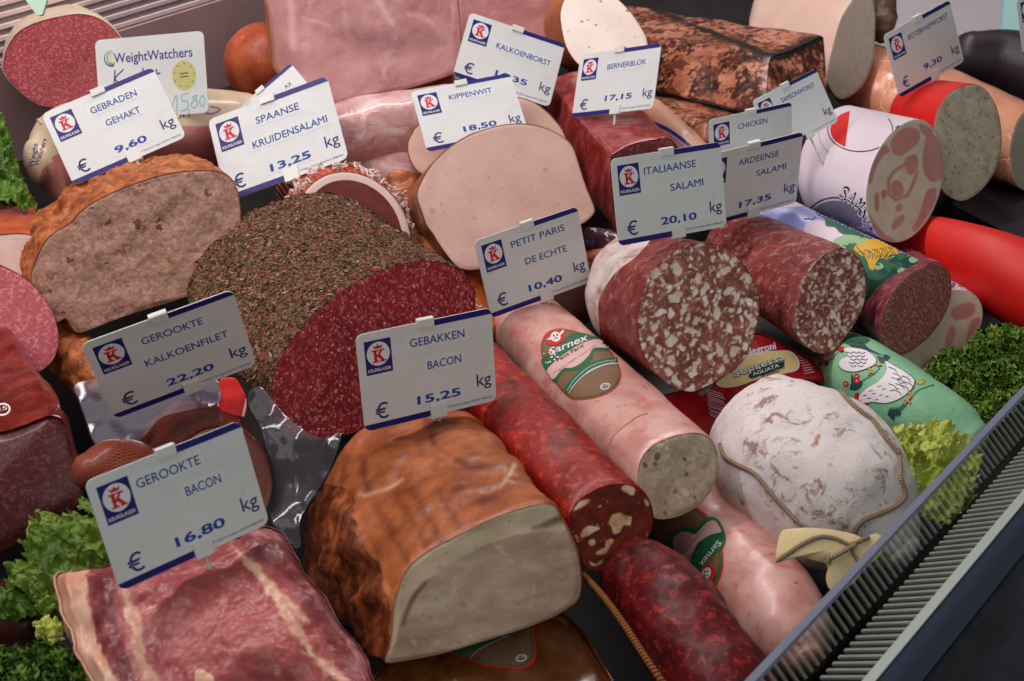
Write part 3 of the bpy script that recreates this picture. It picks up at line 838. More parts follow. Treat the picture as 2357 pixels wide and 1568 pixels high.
meat('smoked_meat', 'dark smoked piece standing behind the large pale sausage', 'meat', b, None, dsm, None, side_name='skin')

# ---- 11 peach sausage in netted film
M = Mat('peach_casing', 0.2, 0.5, coat=0.7, coat_rough=0.1, sss=0.06)
v = M.warp(0.012, 30)
vo = M.voro(32, vec=v, feature='DISTANCE_TO_EDGE')
lines = M.math('MULTIPLY', M.sharp(vo.outputs['Distance'], 0.05, 0.0), M.sharp(M.noise(18, 3), 0.40, 0.6))
c0 = M.ramp(M.noise(14, 4), [(0.35, lin((206, 136, 104))), (0.65, lin((224, 160, 128)))])
M.color(M.mix(M.math('MULTIPLY', lines, 0.45), c0, lin((240, 204, 180)))); M.bump(M.math('ADD', M.math('MULTIPLY', lines, -0.9), M.noise(70, 4)), 0.45, 0.0016)
s, f, i = loaf(R(3, [(2262,1100),(2270,960),(2310,830),(2370,760),(2460,740),(2560,800),(2600,960),(2580,1150),(2500,1280),(2400,1310),(2310,1270)]), 1.36, (2030, 195, 1.52), 0.93, n=(0.62, 0.2, -0.75), dome=0.42, noise=(0.003, 18, 3), rim=0.002, profile=[(0, 1), (0.5, 1.18), (1.0, 1.12), (1.4, 1.12)])
meat('sausage', 'long peach coloured sausage in wrinkled netted film', 'sausage', s, f, M.m, gb)

# ---- 12 red skinned pate sausage
red = skin('red_casing', [(0.3, (204, 22, 18)), (0.7, (222, 40, 32))], scale=8, rough=0.36, spec=0.4, coat=0.15, coat_rough=0.25, bump=0.25, bscale=36)
M = Mat('liver_cut', 0.45, 0.4)
c0 = M.ramp(M.noise(60, 6, 0.7), [(0.3, lin((140, 128, 108))), (0.5, lin((164, 152, 132))), (0.7, lin((182, 172, 152)))])
vo = M.voro(210, vec=M.warp(0.002, 120)); sep = M.n('ShaderNodeSeparateColor'); M.put(sep.inputs[0], vo.outputs['Color'])
M.color(M.mix(M.math('MULTIPLY', M.sharp(M.math('SUBTRACT', M.math('MULTIPLY', M.math('POWER', sep.outputs[0], 2.0), 0.36), vo.outputs['Distance']), -0.05, 0.05), 0.7), c0, lin((84, 70, 56))))
M.bump(M.noise(160, 5), 0.4, 0.0008)
s, f, i = loaf(R(3, [(1738,870),(1760,760),(1830,650),(1920,592),(2010,575),(2090,610),(2150,690),(2190,800),(2206,930),(2195,1060),(2150,1190),(2070,1300),(1990,1360),(1920,1378),(1850,1350),(1790,1290),(1740,1150),(1725,1000)]), 1.24, (2120, 300, 1.34), 0.97, n=(0.5, 0.25, -0.83), rim=0.0015, dome=0.3)
meat('sausage', 'short red skinned sausage with grey cut under the BOTERHAMWORST sign', 'sausage', s, f, red, M.m)

# ---- 15 long red sausage
b = tube([(2035, 555, 1.22, 66), (2150, 575, 1.17, 76), (2290, 625, 1.11, 92), (2480, 720, 1.05, 108)], caps=(0.8, 0.2), noise=(0.001, 8, 2))
red2 = skin('bright_red_casing', [(0.3, (206, 22, 18)), (0.7, (222, 40, 32))], scale=9, rough=0.4, spec=0.4, coat=0.12, coat_rough=0.3, bump=0.18, bscale=44, spots=((150, 14, 12), 30, 0.03))
t = meat('sausage', 'long smooth bright red sausage at the right edge', 'sausage', b, None, red2, None)

# ---- 13 white printed ham sausage
wcas = skin('white_casing', [(0.3, (224, 210, 218)), (0.7, (236, 224, 232))], scale=6, rough=0.22, coat=0.5, coat_rough=0.12, bump=0.05)
M = Mat('marbled_ham_cut', 0.35, 0.45, sss=0.05)
c0 = M.ramp(M.noise(40, 5, 0.65), [(0.3, lin((186, 172, 152))), (0.7, lin((204, 192, 172)))])
pkc = M.ramp(M.noise(30, 5, 0.6), [(0.3, lin((172, 116, 108))), (0.7, lin((190, 136, 126)))])
M.color(M.mix(M.sharp(M.attr('pink'), 0.35, 0.65), c0, pkc)); M.bump(M.noise(150, 4), 0.2, 0.0006); marb = M.m
s, f, i = loaf(R(3, [(1600,820),(1690,835),(1750,890),(1790,980),(1803,1100),(1795,1250),(1765,1370),(1710,1490),(1630,1590),(1540,1650),(1440,1660),(1350,1610),(1295,1500),(1272,1370),(1285,1240),(1320,1110),(1390,980),(1480,880)]), 1.14,
               (1925, 372, 1.25), 1.0, N=160, rings=46, n=(0.55, 0.2, -0.81), rim=0.0015, dome=0.15)
q = f.px()
W = lambda pts: R(3, pts)
pks = [W([(1450,960),(1500,900),(1580,870),(1640,900),(1640,960),(1590,1020),(1520,1065),(1470,1060),(1445,1010)]), W([(1690,930),(1740,920),(1790,1010),(1800,1200),(1760,1240),(1720,1245),(1680,1200),(1660,1120),(1670,1020)]),
       W([(1540,1100),(1580,1060),(1620,1065),(1635,1110),(1620,1170),(1580,1200),(1550,1165)]), W([(1450,1260),(1480,1235),(1515,1250),(1535,1300),(1520,1340),(1480,1350),(1450,1320)]),
       W([(1440,1040),(1400,1060),(1340,1160),(1310,1260),(1290,1240),(1330,1100),(1400,990)]), W([(1380,1310),(1410,1300),(1415,1340),(1395,1365),(1380,1345)]), W([(1335,1340),(1360,1320),(1365,1400),(1360,1450),(1335,1440)]),
       W([(1480,1410),(1510,1390),(1530,1420),(1510,1450),(1480,1445)]), W([(1450,1540),(1490,1490),(1540,1470),(1530,1520),(1490,1560),(1455,1575)]), W([(1640,850),(1720,880),(1730,930),(1680,930),(1650,900)]),
       W([(1680,1330),(1720,1290),(1760,1300),(1740,1400),(1680,1500),(1620,1580),(1590,1570),(1640,1470)]), W([(1290,1440),(1320,1500),(1400,1600),(1480,1650),(1420,1655),(1320,1570)])]
mk = np.maximum.reduce([pmask(q, p_, 7) for p_ in pks] + [smask(q, W([(1540,1130),(1470,1170),(1430,1230),(1430,1330),(1480,1370),(1560,1340),(1610,1230),(1625,1180)]), 6, 8)*0.8])
t = meat('sausage', 'thick white ham sausage with printed ring and marbled pink cut', 'sausage', s, f, wcas, marb, fa={'pink': mk})
blk = plain('print_black', (22, 20, 26), 0.4); redp = plain('print_red', (214, 38, 34), 0.4); greyp = plain('print_grey', (128, 122, 134), 0.4); whp = plain('print_white', (232, 226, 230), 0.35)
arc = lambda cx, cy, rx, ry, a0, a1, n=30: [(cx + rx*math.cos(math.radians(a)), cy + ry*math.sin(math.radians(a))) for a in np.linspace(a0, a1, n)]
ring1 = W(arc(1235, 890, 222, 150, -30, 200, 40))
it = [(blk, 0, stroke(ring1, 2.2)), (redp, 0, poly(W(arc(1235, 890, 205, 136, 120, 250, 24)))),
      (greyp, 0, stroke(W(arc(1100, 900, 150, 170, 120, 235, 24)), 1.2)),
      (blk, 0, stroke(W(arc(1060, 1560, 215, 205, 215, 345, 30)), 3)), (greyp, 0, poly(W(arc(1060, 1560, 195, 185, 215, 345, 24) + [(1240, 1600), (900, 1600)])))]
# bold ring lettering, one letter after another along the ring
def along(word, pts, h, mt_, mo):
    res = []; p = cr_open(pts, len(word)+1)
    for k, ch in enumerate(word):
        a, b_ = p[k], p[k+1]; a2 = a + (b_-a)*0.06; b2 = a + (b_-a)*0.96
        res.append((mo, 1, txt(ch, a2, b2, h*1.12, 0.055))); res.append((mt_, 2, txt(ch, a2 + (b2-a2)*0.07, b2 - (b2-a2)*0.07, h, 0.0)))
    return res
it += along('SAMSON', W([(1080,1350),(1140,1385),(1190,1430),(1230,1490),(1260,1545),(1285,1600)]), 27, whp, blk)
it += along('GERT', W([(1370,1010),(1420,960),(1460,910),(1500,850)])[::-1], 20, whp, blk)
decal('printed_design', it, s, t, step=8)
# ---- 16a landscape printed sausage
printg = skin('sky_print', [(0.3, (150, 150, 214)), (0.7, (168, 168, 226))], scale=6, rough=0.35, coat=0.3, bump=0.1)
b = tube([(1770, 530, 1.17, 84), (1880, 585, 1.13, 86), (2020, 655, 1.09, 90), (2130, 715, 1.07, 92)], caps=(0.6, 0.3), noise=(0.001, 20, 2))
t = meat('sausage', 'sausage in blue casing printed with trees and yellow straw', 'sausage', b, None, printg, None)
tg = plain('tree_green', (52, 104, 78), 0.4); lg = plain('leaf_pale', (150, 190, 140), 0.4); dg = plain('dark_green', (30, 74, 66), 0.4); yel = plain('straw_yellow', (222, 172, 52), 0.4); pinkw = plain('print_pale', (226, 208, 222), 0.4)
A_ = lambda pts: R(6, pts)
B_ = lambda pts: R(3, pts)
it = [(pinkw, 0, poly(B_([(690,1400),(780,1370),(860,1375),(840,1410),(720,1425)]), 30)),
      (pinkw, 0, poly(B_([(860,1540),(920,1510),(1000,1520),(1080,1570),(1150,1640),(1300,1700),(1250,1760),(1000,1700),(860,1620)]), 40)),
      (tg, 1, poly(B_([(930,1440),(1000,1420),(1060,1460),(1150,1490),(1230,1540),(1330,1600),(1300,1640),(1180,1610),(1100,1600),(1060,1560),(1000,1550),(990,1500),(940,1470)]), 60)),
      (blk, 1, stroke(B_([(850,1500),(885,1500),(905,1508),(925,1490),(930,1488)]), 1.6, smooth=12)),
      (lg, 1, poly(A_([(1050,90),(1100,60),(1180,50),(1240,70),(1200,110),(1120,120),(1070,110)]), 30)),
      (tg, 1, poly(A_([(1120,120),(1230,100),(1330,60),(1430,80),(1540,120),(1640,170),(1500,230),(1400,340),(1300,350),(1240,220)]), 40)),
      (tg, 0, poly(A_([(1150,500),(1230,420),(1290,330),(1300,700),(1350,800),(1250,790),(1180,700)]), 40)),
      (lg, 2, poly(A_([(1180,90),(1260,70),(1300,90),(1240,120)]), 20)), (dg, 2, poly(A_([(1340,40),(1420,50),(1500,95),(1440,110),(1370,80)]), 24))]
it.append((dg, 0, poly(A_([(1090,150),(1150,110),(1250,80),(1400,40),(1560,90),(1720,150),(1760,260),(1650,420),(1500,620),(1400,800),(1250,760),(1180,560),(1220,400),(1200,250)]), 70)))
for k in range(16):
    x0, y0 = 1230 + 26*k % 400, 110 + 37*k % 190
    it.append(((tg, lg, dg)[k % 3], 1, poly(A_([(x0, y0), (x0+34, y0-16), (x0+62, y0+6), (x0+40, y0+30), (x0+8, y0+26)]), 20)))
ys = [(1190,140),(1260,90),(1350,80),(1450,95),(1520,130),(1480,150),(1500,180),(1440,190),(1420,220),(1370,210),(1340,250),(1330,290),(1300,280),(1280,220),(1240,190)]
it.append((yel, 2, poly(A_(ys), 60)))
for k in range(15):
    a = [(1205+18*k, 130+ (k*37) % 40), (1235+17*k, 160+12*(k % 3)), (1262+11*k, 205+14*(k % 2))]; it.append((dg, 3, stroke(A_(a), 1.3, smooth=10)))
decal('printed_landscape', it, b, t)

# ---- 17 marbled slab
q_ = ellx(2155, 765, 108, 98, -0.45)
s, f, i = loaf(q_, 1.04, (2085, 700, 1.14), 1.0, N=120, rings=36, n=(0.45, 0.3, -0.84), rim=0.001, dome=0.2)
q = f.px(); Z = lambda pts: R(6, pts)
mk = np.maximum.reduce([pmask(q, Z(p_), 9) for p_ in ([(1850,560),(1950,500),(2030,520),(2020,600),(1940,640),(1870,640)], [(1820,700),(1880,660),(1900,730),(1850,850),(1800,840)], [(1640,960),(1700,890),(1760,860),(1740,960)], [(1980,640),(2050,600),(2070,650),(2000,760),(1950,780)])]) * 0.7
t = meat('sausage', 'marbled ham sausage end in clear film behind the parsley', 'sausage', s, f, wcas, marb, fa={'pink': mk})
rp = []
for k in range(12):
    x0 = 1880 + rng.uniform(-20, 170); y0 = 370 + (x0-1880)*0.35 + rng.uniform(-30, 45)
    rp.append(((redp, bp, greyp)[k % 3], k % 3, poly(Z([(x0, y0), (x0+rng.uniform(10, 30), y0+rng.uniform(-8, 8)), (x0+rng.uniform(5, 25), y0+rng.uniform(8, 26)), (x0-5, y0+15)]))))
decal('printed_band', rp, s, t)

# ---- 16b fine dark salami
sk = skin('dark_salami_skin', [(0.30, (72, 22, 26)), (0.48, (120, 44, 54)), (0.60, (148, 74, 84)), (0.74, (178, 120, 122))], scale=110, detail=6, rough=0.35, coat=0.35, bump=0.5, bscale=120)
fc = grain_face('fine_dark_cut', (98, 50, 48), (128, 78, 74), (170, 128, 120), 420, 0.3, scale2=260, amount2=0.16, bump=0.4, speck=0.65, blotch=(104, 58, 54))
s, f, i = loaf(R(6, [(1862,420),(1850,320),(1800,255),(1740,232),(1660,270),(1560,335),(1460,440),(1385,590),(1368,690),(1385,780),(1430,850),(1510,873),(1600,835),(1700,755),(1790,640),(1845,520)]), 1.02, (2045, 668, 1.12), 1.0, n=(0.50, 0.22, -0.84), rim=0.001, dome=0.1, noise=(0.0012, 40, 3))
meat('salami', 'fine dark salami end with purple red skin right of the coarse ones', 'salami', s, f, sk, fc)

# ---- 18 coarse salamis
def coarse_cut(name):
    M = Mat(name, 0.42, 0.3)
    v = M.warp(0.006, 70)
    c0 = M.ramp(M.noise(120, 6, 0.66, 0.4, vec=v), [(0.28, lin((92, 42, 38))), (0.46, lin((124, 66, 60))), (0.62, lin((144, 90, 82))), (0.78, lin((176, 132, 120)))])
    c0 = M.mix(M.sharp(M.noise(26, 3), 0.45, 0.7), c0, M.mix(0.5, c0, lin((104, 46, 36))))
    c0 = M.mix(M.math('MULTIPLY', M.sharp(M.noise(230, 3, 0.6), 0.53, 0.63), 0.55), c0, lin((186, 146, 132)))
    tone = M.ramp(M.noise(70, 4, 0.6), [(0.3, lin((186, 160, 142))), (0.55, lin((214, 198, 180))), (0.75, lin((228, 216, 202)))])
    f = M.edge(M.attr('fat'), M.noise(330, 3, 0.6), 0.28, 0.34)
    M.color(M.mix(f, c0, tone)); M.bump(M.math('ADD', M.math('MULTIPLY', f, 0.5), M.noise(150, 5, 0.7)), 0.45, 0.0009); return M.m
def marble_skin(name):
    M = Mat(name, 0.32, 0.5, coat=0.4, coat_rough=0.18)
    v = M.warp(0.008, 60)
    col = M.ramp(M.noise(60, 6, 0.68, 0.6, vec=v), [(0.28, lin((74, 28, 26))), (0.46, lin((118, 46, 44))), (0.6, lin((140, 72, 66))), (0.74, lin((176, 128, 108)))])
    col = M.mix(M.math('MULTIPLY', M.sharp(M.noise(130, 5, 0.65, 0.6, vec=v), 0.53, 0.63), 0.6), col, lin((192, 142, 122)))
    col = M.mix(M.math('MULTIPLY', M.sharp(M.noise(30, 4), 0.5, 0.65), 0.5), col, lin((150, 44, 54)))
    M.color(col); M.bump(M.noise(120, 5), 0.6, 0.0014); return M.m
ms = marble_skin('marbled_salami_skin')
s, f, i = loaf(R(6, [(1000,862),(920,850),(850,800),(795,720),(782,640),(795,520),(840,380),(910,260),(990,180),(1070,140),(1150,145),(1220,200),(1265,290),(1282,390),(1268,500),(1220,620),(1140,740),(1070,830)]), 0.99, (1700, 578, 1.14), 0.92, n=(0.50, 0.2, -0.84), N=280, rings=110, rim=0.0015, noise=(0.0015, 30, 3), fnoise=(0.0008, 70, 3))
t = meat('salami', 'second coarse salami with white fat flecks under the ARDEENSE sign', 'salami', s, f, ms, coarse_cut('coarse_cut_small'), fa={'fat': np.maximum(fat_blobs(f.px(), px_of(i['C'] + i['O']), 95, 7.0, 4, -65, 34, 1.05), fat_blobs(f.px(), px_of(i['C'] + i['O']), 220, 3.2, 5, -60, 45, 1.25))})
filmm = clear_film('clear_wrap', gloss=0.05, haze=0.0)
s, f, i = loaf([(1475,800),(1466,745),(1474,690),(1495,630),(1540,585),(1590,560),(1640,560),(1690,585),(1728,630),(1748,680),(1750,715),(1740,762),(1726,804),(1708,836),(1666,868),(1632,888),(1592,903),(1545,890),(1500,850)], 0.92, (1465, 672, 1.03), 0.90, N=360, rings=140,
               n=(0.32, 0.15, -0.93), rim=0.002, noise=(0.0016, 26, 3), dome=0.25, fnoise=(0.0008, 70, 3))
M = Mat('peeled_salami_skin', 0.4, 0.45, coat=0.25)
v = M.warp(0.008, 60)
rd = M.ramp(M.noise(60, 6, 0.68, 0.6, vec=v), [(0.28, lin((84, 30, 28))), (0.48, lin((130, 44, 44))), (0.64, lin((148, 74, 66))), (0.78, lin((176, 128, 108)))])
wh = M.ramp(M.noise(50, 6, 0.7, 0.5), [(0.32, lin((160, 120, 114))), (0.46, lin((206, 186, 180))), (0.65, lin((226, 214, 210)))])
rd = M.mix(M.math('MULTIPLY', M.sharp(M.noise(120, 5, 0.65, 0.8, vec=v), 0.54, 0.64), 0.55), rd, lin((188, 136, 116)))
M.color(M.mix(M.edge(M.attr('mould'), M.noise(45, 3), 0.3, 0.06), rd, wh)); M.bump(M.noise(120, 5), 0.5, 0.001)
mould = pmask(s.px(), R(5, [(2130,60),(2040,185),(1930,270),(1860,340),(1800,440),(1770,520),(1775,640),(1790,760),(1850,860),(1700,900),(1600,500),(1650,200),(1800,60),(2000,20)]), 4)
t = meat('salami', 'big coarse salami with white fat and partly peeled mould rind', 'salami', s, f, M.m, coarse_cut('coarse_cut_big'), sa={'mould': mould}, fa={'fat': np.maximum(fat_blobs(f.px(), px_of(i['C'] + i['O']), 125, 10.5, 2, -62, 30, 1.05), fat_blobs(f.px(), px_of(i['C'] + i['O']), 230, 4.6, 3, -60, 45, 1.25))})

# ---- 19 green printed sausage with hens
gcas = skin('green_casing', [(0.3, (124, 184, 142)), (0.7, (150, 206, 166))], scale=10, rough=0.3, coat=0.5, coat_rough=0.12, bump=0.9, bscale=75, bdist=0.0016)
b = tube([(1905, 815, 1.10, 62), (1970, 858, 1.0, 84), (2080, 930, 0.94, 88), (2180, 996, 0.92, 82), (2225, 1026, 0.91, 66)], caps=(0.4, 0.55), noise=(0.0012, 30, 3))
t = meat('sausage', 'green sausage casing printed with white hens and red flowers', 'sausage', b, None, gcas, None)
org = plain('print_orange', (226, 160, 50), 0.4); comb = plain('print_comb', (204, 40, 36), 0.4); teal = plain('print_teal', (38, 112, 104), 0.4)
def hen(body, neck_line, feet, combp, tail, feathers):
    it = [(blk, 2, poly(body, 60)), (whp, 3, poly([tuple(np.mean(body, 0) + (np.array(p_) - np.mean(body, 0))*0.965) for p_ in body], 60))]
    for c_ in combp: it.append((blk, 1, poly(c_, 20))); it.append((comb, 4, poly([tuple(np.mean(c_, 0) + (np.array(p_) - np.mean(c_, 0))*0.85) for p_ in c_], 20)))
    for l in feet: it.append((blk, 3, stroke(l, 5.2, smooth=8))); it.append((org, 4, stroke(l, 3.4, smooth=8)))
    for l in feathers: it.append((blk, 5, stroke(l, 1.3, smooth=8)))
    return it
G = lambda pts: R(6, pts)
it = []
fe = [G([(1430+a, 960+b_), (1470+a, 975+b_), (1490+a, 1000+b_)]) for a, b_ in ((0,0),(30,40),(60,80),(20,70),(50,110),(80,120),(0,110),(30,150),(90,60),(110,100))]
fe += [G([(1260+a, 1150+b_), (1285+a, 1145+b_)]) for a, b_ in ((0,0),(30,20),(60,-10),(80,30),(110,0),(40,-30),(130,-40),(150,10),(100,-60),(180,-30),(220,-40),(250,-80),(230,-110))]
fe += [G([(1238,1185),(1246,1182)])]
big_hen = hen(G([(1230,1200),(1228,1150),(1280,1100),(1350,1060),(1400,1010),(1420,960),(1405,910),(1470,945),(1540,985),(1600,1030),(1612,1060),(1590,1110),(1530,1160),(1470,1190),(1400,1205),(1320,1195),(1270,1205)]), None,
          [G([(1560,1120),(1585,1150),(1560,1180),(1540,1210)]), G([(1585,1150),(1600,1140)]), G([(1560,1180),(1580,1205)]), G([(1555,1175),(1535,1180)])],
          [G([(1200,1140),(1225,1130),(1232,1160),(1222,1200),(1205,1195)]), G([(1260,1200),(1290,1195),(1285,1235),(1262,1235)])], None, fe)
big_hen.append((org, 4, poly(G([(1228,1205),(1252,1212),(1240,1240)]))))
big_hen.append((org, 3, stroke(G([(1615,1060),(1650,1070),(1675,1050),(1655,1030)]), 3.0, smooth=12)))
fe2 = [G([(1150+a, 880+b_), (1175+a, 890+b_), (1190+a, 880+b_)]) for a, b_ in ((0,0),(40,0),(80,0),(20,22),(60,22),(100,22),(10,44),(50,44),(90,44),(0,-25),(40,-25),(80,-22),(20,66),(70,66))]
mid_hen = hen(G([(1090,945),(1100,905),(1140,890),(1150,860),(1120,840),(1140,822),(1200,825),(1270,840),(1320,870),(1350,910),(1340,940),(1280,970),(1200,990),(1130,980)]), None,
          [G([(1290,960),(1310,985),(1290,1010)]), G([(1310,985),(1335,1000)]), G([(1335,930),(1360,945),(1385,940)])], [G([(1085,830),(1110,815),(1130,825),(1115,855),(1095,850)])], None, fe2)
far_hen = hen(G([(985,880),(1010,865),(1060,840),(1085,850),(1060,880),(1020,910),(995,915)]), None, [G([(1050,880),(1055,900)])], [G([(985,915),(1010,905),(1020,935),(1000,945)])], None, [])
low_hen = hen(G([(870,880),(920,880),(950,905),(960,930),(930,950),(895,920)]), None, [], [G([(955,925),(975,920),(970,945)])], None, [])
fl_it = []
for x, y in ((1212,1018),(1140,1068),(1215,1048)):
    fl_it.append((comb, 2, poly(G([(x-20,y),(x-8,y-18),(x+14,y-14),(x+20,y+6),(x+4,y+20),(x-14,y+16)]), 24))); fl_it.append((pinkw, 3, poly(G([(x-5,y-3),(x+5,y-3),(x+5,y+5),(x-5,y+5)]))))
it.append((dg, 1, poly(G([(1175,1000),(1200,1040),(1250,1050),(1245,1085),(1215,1110),(1165,1105),(1175,1060)]), 40)))
it.append((dg, 1, poly(G([(1350,880),(1390,890),(1400,870),(1440,885),(1420,910),(1380,930)]), 30)))
for k in range(6): it.append((dg, 1, poly(G([(1425+14*k,1270+6*k),(1440+14*k,1225-2*k),(1450+13*k,1275)]))))
it.append((dg, 1, poly(G([(1420,1275),(1500,1235),(1480,1280),(1465,1325)]))))
it.append((teal, 1, poly(G([(1500,1240),(1540,1190),(1600,1160),(1540,1230),(1510,1260)]))))
it.append((teal, 1, stroke(G([(1590,1150),(1640,1110),(1680,1095),(1740,1075)]), 2.2, smooth=14)))
it.append((teal, 0, stroke(G([(1250,1050),(1330,1000),(1370,960)]), 3.0, smooth=14)))
it.append((dg, 0, poly(G([(1140,780),(1230,770),(1300,830),(1400,880),(1300,850),(1200,830)]), 30)))
it.append((tg, 0, poly(G([(1120,790),(1180,700),(1300,760),(1250,800)]), 20)))
for k in range(8): it.append((teal, 0, stroke(G([(1800+26*k, 1330+18*k), (1830+14*k, 1420+12*k), (1850+6*k, 1490+8*k)]), 1.0, smooth=10)))
for h_ in (big_hen, mid_hen, far_hen, low_hen): decal('printed_hen', h_, b, t, step=7)
decal('printed_flowers', fl_it, b, t, step=7)
for it_ in it: decal('printed_grass', [it_], b, t, step=7)

# ---- 20 red pouch
rp_ = R(6, [(440,740),(560,720),(700,790),(830,850),(960,960),(1000,1040),(900,1060),(640,1090),(420,1200),(300,1330),(280,1450),(230,1520),(80,1430),(-90,1320),(-240,1180),(60,1090),(250,900)])
pr = skin('red_foil', [(0.3, (150, 18, 28)), (0.7, (172, 26, 38))], scale=10, rough=0.22, coat=0.6, bump=0.35, bscale=26, bdist=0.002)
s, f, i = loaf(rp_, 0.965, (*np.mean(rp_, 0) + np.array([-20, 8]), 1.03), 0.96, n=(0.18, 0.55, -0.8), N=120, dome=0.1, rim=0.004, bulge=0.006, fnoise=(0.004, 18, 3), rings=30)
t = meat('packet', 'flat red packet with a cream oval label under the big coarse salami', 'packet', s, f, pr, pr, side_name='back', face_name='front')
crm = plain('label_cream', (226, 204, 140), 0.4); dgr = plain('label_dark_green', (28, 62, 44), 0.4)
H = lambda pts: R(6, pts)
ov = [(260,1065),(310,1020),(400,960),(420,900),(520,860),(640,850),(740,850),(790,890),(805,940),(780,980),(650,1010),(520,1040),(400,1080),(310,1088)]
it = [(whp, 0, poly(H([tuple(np.mean(ov, 0) + (np.array(p_)-np.mean(ov, 0))*1.05) for p_ in ov]), 60)), (crm, 1, poly(H(ov), 60)),
      (dgr, 2, txt('Sopressa', *H([(366, 1030), (722, 905)]), 16, 0.07)), (whp, 3, txt('Sopressa', *H([(370, 1026), (718, 902)]), 14.5, 0.015)),
      (dgr, 2, poly(H([(468,1020),(500,985),(700,920),(712,940),(690,965),(500,1030)]), 30)), (whp, 3, txt('AGLIATA', *H([(500, 1018), (680, 955)]), 8, 0.02)),
      (blk, 2, txt('non contiene fonti', *H([(490, 1040), (720, 965)]), 6, 0.01)), (blk, 2, txt('di glutine', *H([(560, 1028), (680, 990)]), 6, 0.01)),
      (whp, 1, txt('Negroni', *H([(450, 880), (660, 830)]), 17, 0.03))]
for k in range(13):
    x0, y0 = 185 - 5*k % 12 + k*2, 1105 + 15*k
    it.append((pinkw, 1, stroke(H([(x0, y0), (x0+110+10*(k % 3), y0+40+3*(k % 2))]), 1.3)))
for k in range(8):
    it.append((pinkw, 1, stroke(H([(810+6*k, 880+17*k), (850+9*k+8*(k % 3), 868+17*k)]), 1.3)))
it.append((greyp, 1, poly(H([(120,1135),(225,1065),(220,1090),(150,1155)]))))
decal('printed_label', it, f, t, step=8)

# ---- 21 white mould salami with string
M = Mat('white_mould_rind', 0.6, 0.3, sss=0.05)
v = M.warp(0.012, 50)
c0 = M.ramp(M.noise(16, 4), [(0.35, lin((222, 209, 206))), (0.65, lin((236, 228, 227)))])
sm = M.math('MULTIPLY', M.sharp(M.noise(60, 6, 0.72, 1.0, vec=v), 0.53, 0.60), M.sharp(M.noise(20, 3), 0.46, 0.56))
c0 = M.mix(M.math('MULTIPLY', sm, 0.75), c0, M.ramp(M.noise(90, 3), [(0.4, lin((138, 98, 94))), (0.6, lin((174, 140, 128)))]))
fine = M.math('MULTIPLY', M.sharp(M.noise(130, 5, 0.7, 2.0), 0.58, 0.66), 0.45)
c0 = M.mix(fine, c0, lin((168, 140, 130)))
c0 = M.mix(M.edge(M.attr('rust'), M.noise(110, 4), 0.8, 0.15), c0, lin((178, 98, 62)))
c0 = M.mix(M.math('MULTIPLY', M.edge(M.attr('stain'), M.noise(170, 6, 0.75, 0.8), 2.2, 0.16), 0.85), c0, lin((150, 106, 98)))
M.color(c0); M.bump(M.noise(110, 6, 0.7), 0.55, 0.0016)
b = tube([(1754, 990, 0.92, 138), (1784, 1020, 0.905, 166), (1826, 1058, 0.885, 190), (1880, 1102, 0.868, 200), (1942, 1156, 0.85, 186), (2000, 1204, 0.838, 148), (2050, 1246, 0.828, 92), (2078, 1272, 0.822, 48)], N=120, M=90, caps=(0.28, 0.5), noise=(0.003, 22, 4))
q = b.px()
rust = np.maximum(smask(q, R(9, [(975,40),(1010,90)]), 5, 8), smask(q, R(6, [(960,1420),(930,1480),(890,1500)]), [6, 9, 4], 10))*0.75
stain = np.maximum.reduce([smask(q, R(6, [(500,1260),(560,1200),(650,1150)]), [3, 9, 4], 12), smask(q, R(6, [(640,1270),(720,1300),(760,1330)]), 3, 7), smask(q, R(6, [(720,1300),(760,1250)]), 2, 6), smask(q, R(6, [(440,1470),(500,1510),(560,1550)]), [5, 14, 8], 16),
    smask(q, R(9, [(620,80),(700,170),(760,190)]), [2, 6, 3], 9), smask(q, R(9, [(850,400),(960,430),(1080,360)]), [8, 16, 6], 24)*0.8, smask(q, R(9, [(940,170),(960,230)]), 5, 8), smask(q, R(6, [(590,1320),(610,1310)]), 6, 8), smask(q, R(9, [(1150,210),(1240,330),(1290,300)]), [6, 12, 6], 24)*0.55, smask(q, R(9, [(1050,480),(1090,450)]), 6, 10)*0.7])
t = meat('salami', 'plump white mould covered salami tied with string', 'salami', b, None, M.m, None, sa={'rust': rust, 'stain': stain}, side_name='rind')
M = Mat('string', 0.85, 0.2)
wv = M.math('SINE', M.math('ADD', M.math('MULTIPLY', M.attr('u'), 4200.0), M.math('MULTIPLY', M.attr('v'), 6.28)))
M.color(M.ramp(M.math('MULTIPLY_ADD', wv, 0.5), [(0.0, lin((142, 114, 92))), (0.5, lin((172, 146, 122))), (1.0, lin((190, 168, 144)))])); M.bump(wv, 0.7, 0.0008); strg = M.m
def string(line, body, r, parent, name='string', **kw):
    c = cord_on(line, body, r, **kw); return part(name, w_of(c.V), c.F, strg, parent, attrs={'u': c.u, 'v': c.v})
string(R(9, [(280,-60),(310,20),(390,75),(500,130),(570,200),(640,290),(740,395),(800,460),(880,515),(960,540)]), b, 0.0017, t)
string(R(9, [(1490,-20),(1500,60),(1505,170),(1535,260),(1530,310),(1480,360),(1380,410),(1270,450),(1220,490),(1195,545)]), b, 0.0017, t)
string(R(6, [(990,1045),(1080,1110),(1150,1190),(1230,1260),(1320,1330),(1400,1440),(1490,1555)]), b, 0.0019, t)

